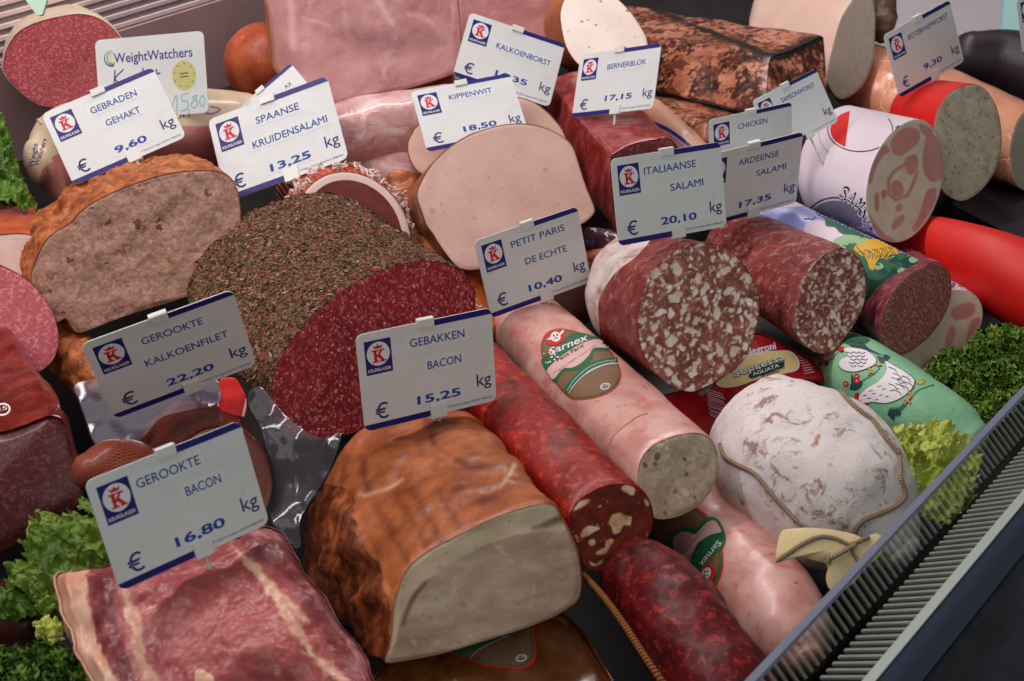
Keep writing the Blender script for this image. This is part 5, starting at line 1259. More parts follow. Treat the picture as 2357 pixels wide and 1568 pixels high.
# ---- 35 meat loaf with crust
def crust(name):
    M = Mat(name, 0.45, 0.45, coat=0.25, coat_rough=0.25)
    v = M.warp(0.01, 60)
    c0 = M.ramp(M.noise(70, 6, 0.72, 0.6, vec=v), [(0.27, lin((72, 30, 14))), (0.43, lin((146, 74, 36))), (0.58, lin((186, 108, 58))), (0.74, lin((214, 148, 96)))])
    M.color(c0); M.bump(M.noise(110, 6, 0.72), 0.8, 0.002); return M.m
cr = crust('baked_crust')
s, f, i = loaf([(68,640),(80,600),(98,560),(122,535),(160,512),(190,480),(240,450),(300,425),(370,402),(430,392),(500,392),(540,420),(556,500),(540,580),(480,660),(410,690),(330,715),(270,735),(220,755),(180,768),(165,757),(150,735),(125,745),(105,725),(84,690)], 0.985, (262, 528, 1.10), 1.03, N=170, n=(0.06, 0.25, -0.96), noise=(0.006, 70, 5), rim=0.003, fnoise=(0.0025, 45, 4), rings=40, dome=0.1, L=50)
M = Mat('meatloaf_cut', 0.5, 0.35, sss=0.05)
c0 = M.ramp(M.noise(170, 6, 0.66), [(0.28, lin((116, 76, 62))), (0.5, lin((148, 107, 89))), (0.72, lin((172, 135, 112)))])
vg = M.voro(300, vec=M.warp(0.006, 120)); sg = M.n('ShaderNodeSeparateColor'); M.put(sg.inputs[0], vg.outputs['Color'])
c0 = M.mix(0.38, c0, M.ramp(sg.outputs[1], [(0.0, lin((124, 82, 72))), (0.35, lin((146, 107, 93))), (0.7, lin((166, 130, 113))), (1.0, lin((180, 148, 128)))]))
c0 = M.mix(M.math('MULTIPLY', M.sharp(M.noise(130, 5, 0.66, 0.6), 0.56, 0.62), 0.6), c0, lin((112, 50, 48)))
vo = M.voro(75, vec=M.warp(0.016, 110)); sep = M.n('ShaderNodeSeparateColor'); M.put(sep.inputs[0], vo.outputs['Color'])
hole = M.sharp(M.math('SUBTRACT', M.math('MULTIPLY', M.math('POWER', sep.outputs[0], 4.0), 0.26), vo.outputs['Distance']), -0.03, 0.03)
c0 = M.mix(M.math('MULTIPLY', hole, 0.85), c0, lin((66, 40, 26))); c0 = M.mix(M.math('MULTIPLY', M.sharp(M.noise(55, 4), 0.62, 0.72), 0.4), c0, lin((200, 150, 106)))
M.color(c0); M.bump(M.math('SUBTRACT', M.math('ADD', M.noise(150, 6, 0.7), M.math('MULTIPLY', vg.outputs['Distance'], -0.8)), M.math('MULTIPLY', hole, 1.5)), 0.4, 0.0014)
meat('meat_loaf', 'half meat loaf with rough baked crust and greyish pink cut', 'meat loaf', s, f, cr, M.m, side_name='crust')
b = tube([(120, 770, 1.0, 40), (175, 830, 0.97, 56), (240, 880, 0.94, 50)], noise=(0.006, 40, 4))
meat('meat_loaf', 'crusted heel of meat loaf peeking out below the cut loaf', 'meat loaf', b, None, cr, None, side_name='crust')

# ---- 36 herb crusted salami
s, f, i = loaf(ellx(858, 805, 238, 205, -0.52, 60), 0.885, (640, 612, 1.0), 0.94, N=160, L=44, noise=(0.002, 60, 4), rim=0.0015, dome=0.22, rings=30, fnoise=(0.0008, 50, 3), n=(-(-0.42), 0.28, -0.86))
M = Mat('herb_crust', 0.7, 0.25)
vo = M.voro(560, vec=M.scale(M.warp(0.003, 120), (1, 1.5, 0.8))); sep = M.n('ShaderNodeSeparateColor'); M.put(sep.inputs[0], vo.outputs['Color'])
hs_ = [(0.0, lin((50, 32, 22))), (0.25, lin((96, 66, 46))), (0.5, lin((134, 98, 72))), (0.72, lin((100, 86, 54))), (0.84, lin((164, 124, 94))), (0.92, lin((136, 42, 38)))]
c0 = M.ramp(sep.outputs[0], hs_, 'CONSTANT'); c0 = M.mix(M.math('MULTIPLY', M.sharp(M.noise(26, 4), 0.5, 0.7), 0.4), c0, lin((92, 72, 46)))
M.color(c0); M.bump(vo.outputs['Distance'], 0.9, 0.0012)
fc = grain_face('herb_salami_cut', (100, 12, 22), (134, 26, 34), (196, 122, 120), 340, 0.30, scale2=210, amount2=0.30, warp=0.006, blotch=(88, 10, 20), bump=0.25, elong=(1.3, 0.75, 1.1), speck=0.32, jit=1.0)
t = meat('salami', 'big herb crusted salami with dark red cut in the centre', 'salami', s, f, M.m, fc, side_name='herb_crust')
FM = Mat('dried_herb', 0.75, 0.2)
FM.color(FM.ramp(FM.attr('rnd'), [(0.0, lin((64, 45, 35))), (0.22, lin((110, 83, 65))), (0.48, lin((140, 108, 88))), (0.64, lin((92, 80, 54))), (0.76, lin((75, 69, 47))), (0.84, lin((138, 44, 44))), (0.92, lin((168, 138, 118)))], 'CONSTANT'))
fl = flakes(s, 15000, 0.0013, FM.m, t, 'herb_flakes', keep=lambda p_: True)
fl['kind'] = 'stuff'
fl = flakes(s, 1800, 0.0023, FM.m, t, 'herb_flakes', lift=0.0010); fl['kind'] = 'stuff'

# ---- 37 smoked fillets in net
def net_skin(name, base, netc, ku, kv, w=0.16, rough=0.3, coat=0.3):
    M = Mat(name, rough, 0.5, coat=coat)
    a = M.math('ADD', M.math('MULTIPLY', M.attr('u'), ku), M.math('MULTIPLY', M.attr('v'), kv))
    b_ = M.math('SUBTRACT', M.math('MULTIPLY', M.attr('u'), ku), M.math('MULTIPLY', M.attr('v'), kv))
    f1 = M.math('ABSOLUTE', M.math('SUBTRACT', M.math('FRACT', a), 0.5)); f2 = M.math('ABSOLUTE', M.math('SUBTRACT', M.math('FRACT', b_), 0.5))
    mn = M.math('MINIMUM', f1, f2); l = M.sharp(mn, w, w*0.35)
    c0 = M.ramp(M.noise(60, 5, 0.65), [(0.3, lin(base[0])), (0.7, lin(base[1]))])
    M.color(M.mix(M.math('MULTIPLY', l, 0.7), c0, lin(netc))); M.bump(M.math('ADD', M.math('MULTIPLY', l, -0.7), M.math('MULTIPLY', M.noise(90, 4), 0.5)), 0.6, 0.0016)
    return M.m
ns = net_skin('netted_skin', ((82, 26, 16), (128, 46, 26)), (58, 18, 12), 170, 46)
smc = Mat('smoked_cut', 0.3, 0.5, coat=0.3); smc.color(smc.ramp(smc.noise(20, 4), [(0.3, lin((84, 40, 26))), (0.7, lin((106, 54, 36)))])); smc.bump(smc.noise(60, 4), 0.15, 0.001); smc = smc.m
s, f, i = loaf([(372,1090),(385,1050),(420,1015),(465,985),(515,978),(560,990),(600,1025),(624,1080),(628,1130),(610,1180),(560,1215),(480,1225),(410,1200),(378,1150)], 0.80, (440, 1035, 0.87), 1.0, N=110, n=(0.05, 0.3, -0.95), rim=0.004, dome=0.4, noise=(0.002, 26, 3), profile=[(0, 1), (0.35, 1.10), (1, 0.98)])
FILM_T = meat('smoked_fillet', 'dark smoked fillet in net with smooth brown cut behind the front signs', 'smoked meat', s, f, ns, smc, side_name='netted_skin')
ns2 = net_skin('netted_skin_red', ((110, 34, 20), (152, 58, 34)), (196, 128, 96), 170, 46, w=0.10)
b = tube([(200, 1085, 0.80, 40), (270, 1075, 0.81, 66), (350, 1090, 0.82, 60)], noise=(0.002, 26, 3))
meat('smoked_fillet', 'reddish smoked fillet in net left of the dark one', 'smoked meat', b, None, ns2, None, side_name='netted_skin')

# ---- 39 netted roast with red string
s, f, i = loaf(ellx(812, 535, 134, 142, 0.15), 1.07, (755, 470, 1.2), 1.0, N=140, n=(0.22, 0.35, -0.91), rim=0.003, dome=0.3, rings=30)
M = Mat('rolled_roast_cut', 0.3, 0.5, coat=0.3)
kk = M.attr('k')
dkr = M.ramp(M.noise(26, 5, 0.6, 0.8), [(0.3, lin((84, 30, 30))), (0.7, lin((116, 52, 50)))])
M.color(M.mix(M.edge(M.sharp(kk, 0.82, 0.88), M.noise(30, 3), 0.4, 0.25), dkr, lin((218, 190, 180)))); M.bump(M.noise(80, 4), 0.25, 0.001)
M2 = Mat('red_net', 0.45, 0.4, coat=0.2)
st_ = M2.math('SINE', M2.math('MULTIPLY', M2.attr('v'), 6.2832*60)); st2 = M2.math('SINE', M2.math('MULTIPLY', M2.attr('u'), 700))
c0 = M2.ramp(M2.noise(70, 5), [(0.3, lin((150, 66, 40))), (0.7, lin((196, 128, 96)))])
M2.color(M2.mix(M2.sharp(st_, -0.4, 0.2), c0, M2.mix(M2.sharp(M2.attr('u'), 0.065, 0.045), lin((186, 110, 74)), lin((208, 28, 30))))); M2.bump(M2.math('ADD', st_, st2), 0.6, 0.002)
t = meat('rolled_roast', 'rolled roast in red net with white fat ring behind the herb salami', 'roast meat', s, f, M2.m, M.m, fa={'k': f.k}, side_name='net')
wool = plain('white_yarn', (226, 206, 198), 0.8)
LV, LF = [], []
rng2 = np.random.default_rng(3)
for k in range(190):
    j = rng2.integers(0, 140); rowi = rng2.integers(2, 10)
    p0 = s.V[rowi*140 + j]; nn_ = p0 - i['C']; nn_ /= np.linalg.norm(nn_)
    e = rng2.normal(size=(4, 3))*0.0036; pts = cr_open(np.array([p0 + nn_*0.001 + e[0], p0 + nn_*0.004 + e[1]*0.6, p0 + nn_*0.003 + e[2], p0 + nn_*0.0015 + e[3]]), 12)
    c_ = pipe(pts, 0.0010, 6); o0 = len(LV); LV += list(c_.V); LF += [tuple(x+o0 for x in f2) for f2 in c_.F]
part('net_loops', w_of(np.array(LV)), LF, wool, t)

# ---- 40 poultry hams
pf_ = Mat('poultry_cut', 0.42, 0.3, sss=0.08)
c0 = pf_.ramp(pf_.noise(18, 5, 0.6), [(0.3, lin((196, 154, 142))), (0.7, lin((212, 176, 164)))])
vo = pf_.voro(80, vec=pf_.warp(0.01, 50)); sep = pf_.n('ShaderNodeSeparateColor'); pf_.put(sep.inputs[0], vo.outputs['Color'])
c0 = pf_.mix(pf_.math('MULTIPLY', pf_.sharp(pf_.math('SUBTRACT', pf_.math('MULTIPLY', pf_.math('POWER', sep.outputs[0], 4.0), 0.24), vo.outputs['Distance']), -0.05, 0.05), 0.6), c0, lin((196, 124, 112)))
c0 = pf_.mix(pf_.math('MULTIPLY', pf_.sharp(pf_.attr('k'), 0.965, 1.0), pf_.sharp(pf_.noise(40, 4), 0.35, 0.6)), c0, lin((190, 136, 92)))
w_ = pf_.n('ShaderNodeTexNoise', noise_type='RIDGED_MULTIFRACTAL'); w_.inputs['Scale'].default_value = 12; w_.inputs['Detail'].default_value = 3; pf_.put(w_.inputs['Vector'], pf_.warp(0.03, 14))
c0 = pf_.mix(pf_.math('MULTIPLY', pf_.sharp(w_.outputs['Fac'], 0.85, 1.2), 0.22), c0, lin((182, 128, 120)))
c0 = pf_.mix(pf_.math('MULTIPLY', pf_.sharp(pf_.noise(240, 3, 0.6), 0.64, 0.70), 0.35), c0, lin((150, 96, 84)))
pf_.color(c0); pf_.bump(pf_.noise(140, 6, 0.7), 0.4, 0.001); pf_ = pf_.m
brind = skin('brown_rind', [(0.28, (92, 44, 22)), (0.5, (146, 80, 42)), (0.72, (178, 110, 66))], scale=40, detail=6, rough=0.35, coat=0.3, bump=0.6, dist=1.0)
s, f, i = loaf(R(2, [(460,1000),(480,930),(540,850),(700,740),(900,690),(1100,670),(1220,665),(1330,700),(1420,765),(1480,830),(1530,900),(1560,1000),(1540,1150),(1300,1250),(900,1260),(650,1230),(575,1200),(520,1165),(475,1085)]), 1.15, (1100, 325, 1.25), 0.98, N=120, n=(0.0, 0.35, -0.93), rim=0.002, fnoise=(0.002, 16, 3))
meat('poultry_ham', 'greyish pink poultry slice standing behind the pale front one', 'poultry ham', s, f, brind, pf_, fa={'k': f.k}, side_name='rind')
s, f, i = loaf(R(2, [(525,1350),(540,1275),(580,1195),(640,1110),(720,1030),(820,960),(930,905),(1080,860),(1200,845),(1320,852),(1450,890),(1550,950),(1600,1010),(1625,1080),(1650,1160),(1690,1280),(1735,1390),(1748,1450),(1710,1500),(1640,1545)]) +
               R(5, [(1400,100),(1250,190),(1100,250),(1000,275),(900,290),(830,280),(775,240),(700,145),(640,50)]) + R(2, [(590,1540),(560,1460)]), 1.05, (1120, 470, 1.15), 0.99, N=150, n=(0.0, 0.32, -0.95), rim=0.002, fnoise=(0.0015, 14, 3), noise=(0.002, 30, 3), rings=34)
meat('poultry_ham', 'large pale pink poultry ham with cut face in front of the KIPPENWIT sign', 'poultry ham', s, f, brind, pf_, fa={'k': f.k}, side_name='rind')

# ---- 41 square red salami block
s, f, i = loaf(R(2, [(1850,1080),(1880,1045),(1990,985),(2120,955),(2250,945),(2300,985),(2330,1050),(2350,1250),(2340,1450),(2200,1600),(1960,1640),(1880,1560),(1850,1350)]), 1.12, (1330, 255, 1.32), 0.98, N=130, n=(0.35, 0.22, -0.9), rim=0.003, dome=0.08, noise=(0.002, 24, 3))
M = Mat('wrapped_salami', 0.16, 0.5, coat=0.7, coat_rough=0.08)
M.color(M.ramp(M.noise(60, 6, 0.68, 0.6), [(0.28, lin((100, 26, 26))), (0.5, lin((146, 48, 46))), (0.7, lin((176, 88, 82)))])); M.bump(M.noise(45, 5, 0.65, 1.2), 0.6, 0.0025)
fc = grain_face('block_cut', (72, 22, 26), (104, 40, 42), (150, 96, 92), 300, 0.34, bump=0.2, coat=0.4)
meat('salami', 'square red wrapped salami block under the BERNERBLOK sign', 'salami', s, f, M.m, fc)

# ---- 42 odd pieces in the gaps
b = tube([(905, 395, 1.19, 44), (938, 470, 1.17, 56), (960, 560, 1.14, 52), (1000, 610, 1.1, 50)], noise=(0.006, 34, 4))
meat('smoked_meat', 'rough orange brown smoked piece between netted roast and poultry ham', 'meat', b, None, skin('orange_smoked', [(0.3, (126, 62, 30)), (0.55, (176, 96, 52)), (0.75, (200, 126, 78))], scale=40, bump=0.6, coat=0.3), None, side_name='skin')
b = tube([(1078, 640, 1.06, 27), (1104, 695, 1.05, 32), (1120, 750, 1.02, 28)], noise=(0.004, 34, 4))
meat('smoked_meat', 'small shiny orange piece between herb salami and PETIT PARIS sign', 'meat', b, None, skin('orange_shiny', [(0.3, (150, 62, 26)), (0.55, (198, 104, 50)), (0.78, (214, 140, 84))], scale=36, coat=0.4, rough=0.3), None, side_name='skin')
b = tube([(1250, 720, 1.12, 70), (1340, 660, 1.12, 80), (1420, 600, 1.13, 70)], noise=(0.001, 14, 3))
meat('ham', 'plain brownish pink ham behind the labelled pink sausage', 'ham', b, None, skin('mauve_ham', [(0.3, (150, 98, 90)), (0.7, (168, 114, 104))], scale=12, bump=0.1), None, side_name='skin')
b = tube([(1335, 545, 1.08, 24), (1390, 560, 1.07, 30), (1450, 575, 1.06, 24)], noise=(0.004, 40, 3))
meat('packet', 'dark crinkled purple packet below the square red block', 'packet', b, None, skin('purple_film', [(0.3, (60, 34, 44)), (0.7, (110, 74, 90))], scale=40, rough=0.15, coat=0.8, bump=0.8, bscale=80), None, side_name='film')
b = tube([(1330, 592, 1.06, 10), (1380, 588, 1.055, 14), (1440, 590, 1.05, 14)], noise=(0.002, 40, 3))
meat('ham', 'pale orange ham edge below the purple packet', 'ham', b, None, or_skin, None, side_name='skin')
b = tube([(1500, 255, 1.26, 30), (1570, 330, 1.2, 38), (1640, 400, 1.17, 36)], noise=(0.001, 20, 3))
meat('sausage', 'tan sausage with blue print between the red block and the charred pate', 'sausage', b, None, skin('tan_casing', [(0.3, (190, 136, 110)), (0.7, (206, 156, 130))], scale=14, coat=0.3), None)
for y_ in (0, 16): decal('printed_band', [(bp2 if y_ else navy_ink, 0, stroke([(1500, 282+y_*0.6), (1540, 300+y_*0.7), (1580, 330+y_*0.8), (1600, 352+y_)], 8 if not y_ else 3, smooth=20))], b, [o_x for o_x in bpy.data.objects if o_x.get('label', '').startswith('tan sausage')][0])

b = tube([(-60, 1400, 0.77, 80), (20, 1420, 0.76, 70), (75, 1440, 0.755, 50)], noise=(0.004, 20, 3))
meat('smoked_meat', 'dark red smoked meat showing below the frilly lettuce at the left edge', 'meat', b, None, skin('dark_red_smoked', [(0.3, (44, 14, 12)), (0.55, (74, 26, 20)), (0.75, (104, 44, 32))], scale=40, bump=0.5, coat=0.3), None, side_name='skin')
# ------------------------------------------------------------------ greens and films
def leafmat(name, stops, rough=0.4):
    M = Mat(name, rough, 0.4, sss=0.0)
    M.b.inputs['Transmission Weight'].default_value = 0.0
    vn = M.voro(70, vec=M.warp(0.012, 50), feature='DISTANCE_TO_EDGE')
    g_ = M.math('ADD', M.math('MULTIPLY', M.noise(45, 5, 0.65), 0.7), M.math('MULTIPLY', M.attr('edge'), 0.24))
    g_ = M.math('ADD', g_, M.math('MULTIPLY', M.sharp(vn.outputs['Distance'], 0.06, 0.0), 0.08))
    M.color(M.ramp(g_, [(p_, lin(c)) for p_, c in stops])); M.bump(M.math('ADD', M.noise(120, 5, 0.6), M.math('MULTIPLY', M.sharp(vn.outputs['Distance'], 0.14, 0.0), 0.7)), 0.7, 0.002); return M.m
lt = leafmat('lettuce_green', [(0.28, (52, 80, 22)), (0.5, (94, 122, 38)), (0.72, (140, 162, 72))])
ly = leafmat('lettuce_yellow', [(0.28, (134, 150, 42)), (0.5, (176, 188, 76)), (0.72, (208, 214, 120))])
ld = leafmat('lettuce_dark', [(0.28, (36, 62, 18)), (0.5, (74, 108, 30)), (0.72, (112, 140, 52))])
def ruffle_leaf(outline, d, n, seed, amp=0.006, cell=4.0, bow=0.006):
    """a frilly leaf: a fine grid cut to a ragged outline, folded more and more towards its edge"""
    o2 = cr_closed(outline, 120); c = o2.mean(0); Cc = P(c[0], c[1], d); nn = np.asarray(n, float)/np.linalg.norm(n)
    lo, hi = o2.min(0)-16, o2.max(0)+16
    gx, gy = np.arange(lo[0], hi[0], cell), np.arange(lo[1], hi[1], cell)
    X_, Y_ = np.meshgrid(gx, gy); px_ = np.stack([X_.ravel(), Y_.ravel()], -1)
    q3 = np.column_stack([px_/100.0, np.full(len(px_), seed*3.1)])
    wob = np.stack([fbm(q3, 3.2, 3, seed), fbm(q3, 3.2, 3, seed+9)], -1)*15 + np.stack([fbm(q3, 9, 2, seed+3), fbm(q3, 9, 2, seed+5)], -1)*6
    m1 = pmask(px_ + wob, outline, 90.0)                           # 0.5 on the ragged edge, 1 deep inside
    edge = np.clip((1.0 - m1)*2, 0, 1)
    keep = (m1 > 0.5).reshape(X_.shape)
    r = np.stack([(px_[:, 0]-CX)/FPX, -(px_[:, 1]-CY)/FPX, np.ones(len(px_))], -1)
    V = r*((Cc @ nn)/(r @ nn))[:, None]
    h = amp*((0.6+0.8*edge)*fbm(q3, 2.6, 2, seed+1)*1.2 + edge**1.5*0.75*np.sin(fbm(q3, 3.6, 2, seed+7)*8) + 0.25*fbm(q3, 10, 2, seed+2)) + bow*(1-edge)
    V = V + nn*h[:, None]
    F = []; nx, ny = len(gx), len(gy)
    for a in range(ny-1):
        for b_ in range(nx-1):
            if keep[a, b_] and keep[a+1, b_] and keep[a, b_+1] and keep[a+1, b_+1]:
                F.append((a*nx+b_, a*nx+b_+1, (a+1)*nx+b_+1, (a+1)*nx+b_))
    used = np.unique(np.array(F)); mp_ = -np.ones(len(V), int); mp_[used] = np.arange(len(used))
    B_ = Body(V[used], [tuple(mp_[i] for i in f) for f in F]); B_.edge = edge[used]
    return B_
def lettuce(label, leaves, mats):
    bs = [ruffle_leaf(*a[:3], a[3], **a[4]) for a in leaves]
    t = thing('lettuce', label, 'lettuce', base_of(*bs))
    for b_, m_ in zip(bs, mats): part('leaf', w_of(b_.V), b_.F, m_, t, attrs={'edge': b_.edge})
lettuce('light green frilly lettuce behind the raw bacon', [
    (R(7, [(20,860),(60,760),(130,700),(180,540),(230,420),(330,400),(450,430),(560,380),(650,400),(740,560),(780,780),(620,880),(480,960),(420,1040),(300,1090),(180,980),(90,920)]), 0.74, (-0.15, 0.55, -0.8), 11, dict(amp=0.006)),
    (R(7, [(230,1150),(300,1110),(380,1130),(430,1200),(400,1290),(340,1340),(260,1300)]), 0.70, (0.1, 0.5, -0.8), 12, dict(amp=0.004)),
    (R(7, [(-60,1000),(40,900),(160,860),(260,900),(300,1020),(240,1120),(100,1150),(-20,1120)]), 0.735, (0.0, 0.6, -0.8), 21, dict(amp=0.005)),
    (R(7, [(200,880),(330,820),(440,900),(440,1000),(380,1080),(290,1100),(210,1000)]), 0.715, (0.1, 0.6, -0.8), 13, dict(amp=0.006)),
    (R(7, [(520,330),(600,310),(680,360),(700,440),(600,420),(540,380)]), 0.76, (-0.1, 0.6, -0.8), 14, dict(amp=0.003))], [lt, ly, ld, lt, ld])
lettuce('green frilly lettuce at the left edge beside the wrapped ham', [
    (R(1, [(-200,800),(0,800),(60,830),(100,930),(110,1100),(150,1200),(220,1330),(240,1440),(150,1460),(0,1400),(-150,1350),(-250,1050)]), 1.12, (0.2, 0.5, -0.85), 15, dict(amp=0.008)),
    (R(1, [(-150,1150),(0,1200),(120,1270),(200,1380),(150,1430),(0,1380),(-150,1350)]), 1.09, (0.2, 0.6, -0.8), 16, dict(amp=0.006))], [ld, ld])
lettuce('yellow green frilly lettuce between the white salami and the glass', [
    (R(9, [(1420,-90),(1520,-190),(1680,-230),(1840,-220),(1980,-100),(2060,60),(2010,280),(1840,500),(1690,480),(1610,280),(1520,120)]), 0.865, (0.1, 0.5, -0.85), 17, dict(amp=0.006)),
    (R(9, [(1600,-120),(1720,-170),(1850,-120),(1880,-20),(1760,40),(1640,0)]), 0.85, (0.0, 0.7, -0.7), 18, dict(amp=0.006))], [ly, ly])
# parsley
pm = Mat('parsley_green', 0.5, 0.3)
pm.color(pm.ramp(pm.attr('rnd'), [(0.0, lin((24, 44, 12))), (0.35, lin((56, 86, 24))), (0.7, lin((96, 128, 42))), (1.0, lin((142, 168, 72)))])); pm.bump(pm.noise(300, 3), 0.4, 0.001); pm = pm.m
def parsley(label, lumps, seed, tone=0.0, n_leaf=150, size=0.0034):
    rs = np.random.default_rng(seed); V, F, A, SV, SF = [], [], [], [], []
    for cx_, cy_, d_, rad in lumps:
        c = P(cx_, cy_, d_); rw = rad/FPX*d_
        stem_ = pipe(np.array([c + [0, -rw*1.6, rw*0.6], c + [0, -rw*0.6, rw*0.2], c]), 0.0012, 6); o0 = len(SV); SV += list(stem_.V); SF += [tuple(i+o0 for i in f) for f in stem_.F]
        for _ in range(n_leaf):
            dr = rs.normal(size=3); dr /= np.linalg.norm(dr)
            if dr[2] > 0.5: dr[2] *= -1
            p0 = c + dr*rw*rs.uniform(0.55, 1.0)*np.array([1, 0.85, 1])
            nrm = dr + rs.normal(size=3)*0.45; nrm /= np.linalg.norm(nrm)
            e1 = np.cross(nrm, rs.normal(size=3)); e1 /= np.linalg.norm(e1); e2 = np.cross(nrm, e1)
            m_ = 11; s_ = size*rs.uniform(0.6, 1.25); ph = rs.uniform(0, 6); o0 = len(V)
            V.append(p0 - nrm*s_*0.4); A.append(0.2)
            tn = np.clip(0.50 + 0.22*rs.normal() + tone, 0, 1)
            A[-1] = tn*0.7
            for k in range(m_):
                a = k/m_*2*math.pi
                V.append(p0 + (e1*math.cos(a) + e2*math.sin(a))*s_*(1 + 0.35*math.sin(a*5+ph)) + nrm*s_*0.6*math.sin(a*4+ph*2)); A.append(min(1, tn*1.15))
            F += [(o0, o0+1+k, o0+1+(k+1) % m_) for k in range(m_)]
    V, SV = np.array(V), np.array(SV)
    w = w_of(V); t = thing('parsley', label, 'parsley', (w[:, 0].mean(), w[:, 1].mean(), w[:, 2].min()))
    part('leaves', w, F, pm, t, attrs={'rnd': A}); part('stems', w_of(SV), SF, plain('parsley_stem', (70, 96, 40), 0.5), t)
lm = [(x, y, d, r) for (x, y, d, r) in ((2165, 870, .98, 42), (2215, 850, .99, 44), (2270, 800, 1.01, 46), (2330, 790, 1.02, 48), (2380, 830, 1.0, 50), (2230, 910, .96, 42), (2290, 870, .97, 50), (2350, 890, .96, 48), (2290, 935, .94, 40), (2260, 960, .93, 36), (2340, 830, 1.0, 44), (2190, 830, 1.0, 34), (2310, 760 + 20, 1.03, 40), (2250, 830, .99, 40), (2400, 900, .96, 50))]
parsley('dense curly parsley between the marbled sausage and the glass', lm, 5, 0.16, 260)
parsley('dark curly parsley in the bottom left corner', [(20, 1540, .68, 60), (90, 1525, .68, 55), (150, 1540, .675, 52), (190, 1570, .67, 50), (60, 1580, .66, 60), (130, 1590, .66, 55), (-20, 1590, .66, 60)], 6, -0.14, 260)
# clear films
cf = clear_film('crumpled_film', tint=(0.86, 0.84, 0.9), gloss=0.02, rough=0.12, haze=0.09, hazecol=(176, 166, 184))
def film(label, outline, d, n, amp, freq, seed, m_=None):
    b_ = sheet(outline, d, n, amp, freq, None, thick=0.0004, N=140, rings=34, seed=seed)
    t = thing('plastic_film', label, 'plastic film', base_of(b_)); part('sheet', w_of(b_.V), b_.F, m_ or cf, t); return t, b_
film('crumpled clear film under the GEROOKTE KALKOENFILET sign', R(4, [(510,1085),(600,1055),(760,1040),(1000,1000),(1300,1010),(1500,1050),(1500,1200),(1300,1250),(1100,1300),(960,1450),(730,1510),(640,1470),(580,1300),(540,1180)]), 0.845, (0.0, 0.5, -0.86), 0.004, 16, 4.0)
tt_, bb_ = film('crumpled clear film between smoked fillet and roast', [(600,890),(660,960),(740,1010),(790,1000),(760,1080),(700,1180),(690,1260),(660,1240),(625,1180),(630,1100),(610,1000),(575,930)], 0.81, (-0.3, 0.35, -0.88), 0.009, 18, 7.0, clear_film('crumpled_film_b', tint=(0.82, 0.80, 0.84), gloss=0.015, rough=0.12, haze=0.05))
rb = sheet(R(4, [(1510,1045),(1560,1030),(1620,1040),(1665,1110),(1690,1180),(1670,1290),(1500,1240),(1500,1140)]), 0.85, (0.1, 0.4, -0.9), 0.003, 30, None, N=70, rings=12)
t = thing('packet', 'red and white packet corner beside the GEROOKTE KALKOENFILET sign', 'packet', base_of(rb)); part('sheet', w_of(rb.V), rb.F, red2, t)
wl_ = [(whp, 0, stroke(R(4, [(1505,1040),(1500,1130),(1495,1230)]), 3)), (whp, 0, stroke(R(4, [(1695,1120),(1685,1200),(1665,1290)]), 5))]
decal('printed_edge', wl_, rb, t)
# ------------------------------------------------------------------ price signs
CW, CHT, CT = 0.105, 0.074, 0.0009
def rodr(w):
    th = np.linalg.norm(w)
    if th < 1e-12: return np.eye(3)
    k = w/th; K = np.array([[0, -k[2], k[1]], [k[2], 0, -k[0]], [-k[1], k[0], 0]])
    return np.eye(3) + math.sin(th)*K + (1-math.cos(th))*K@K
def solve_pose(cor, depth, w=CW, h=CHT, lean=10.0):
    cor = np.asarray(cor, float); c = cor.mean(0)
    loc = np.array([[-w/2, h/2, 0], [w/2, h/2, 0], [w/2, -h/2, 0], [-w/2, -h/2, 0]])
    e = (cor[1]-cor[0] + cor[2]-cor[3]) / 2
    d0 = w * FPX / np.linalg.norm(e)
    best = None
    for yaw in (-0.6, -0.25, 0.25, 0.6):
        for pit in (-0.5, -0.15, 0.2):
            z = np.array([0.0, -cp, sp]); ang = math.atan2(-e[1], e[0])
            x = np.array([math.cos(ang), math.sin(ang)*sp, math.sin(ang)*cp])
            z = z/np.linalg.norm(z); y = np.cross(z, x)
            R0 = np.stack([x, y, z], 1)
            R0 = R0 @ rodr(np.array([pit, 0, 0])) @ rodr(np.array([0, yaw, 0]))
            T0 = w_of(P(c[0], c[1], d0))
            p = np.zeros(6)
            def res(p):
                V = (loc @ (R0 @ rodr(p[:3])).T) + T0 + p[3:]
                r = (px_of(c_of(V)) - cor).ravel()
                nz = (R0 @ rodr(p[:3]))[:, 2]
                return np.concatenate([r, [lean*(nz @ np.array([0.05, -0.76, 0.65]) - 1) * 3]])
            lam = 1e-2
            for _ in range(40):
                r = res(p); J = np.stack([(res(p + np.eye(6)[i]*1e-5) - r)/1e-5 for i in range(6)], 1)
                dp = -np.linalg.solve(J.T@J + lam*np.diag(np.diag(J.T@J)+1e-9), J.T@r)
                if np.sum(res(p+dp)**2) < np.sum(r**2): p = p+dp; lam *= 0.5
                else: lam *= 4
            s = np.sum(res(p)**2)
            if best is None or s < best[0]: best = (s, R0 @ rodr(p[:3]), T0 + p[3:])
    s, Rm, T = best
    k = depth / c_of(T)[2]
    o = np.array([0, 0, CAM_H])
    return Rm, o + (T-o)*k, k, s
def rrect(w, h, r, n=6):
    pts = []
    for cx, cy, a0 in ((w/2-r, h/2-r, 0), (-w/2+r, h/2-r, 90), (-w/2+r, -h/2+r, 180), (w/2-r, -h/2+r, 270)):
        for k in range(n+1):
            a = math.radians(a0 + 90*k/n); pts.append((cx + r*math.cos(a), cy + r*math.sin(a)))
    return pts
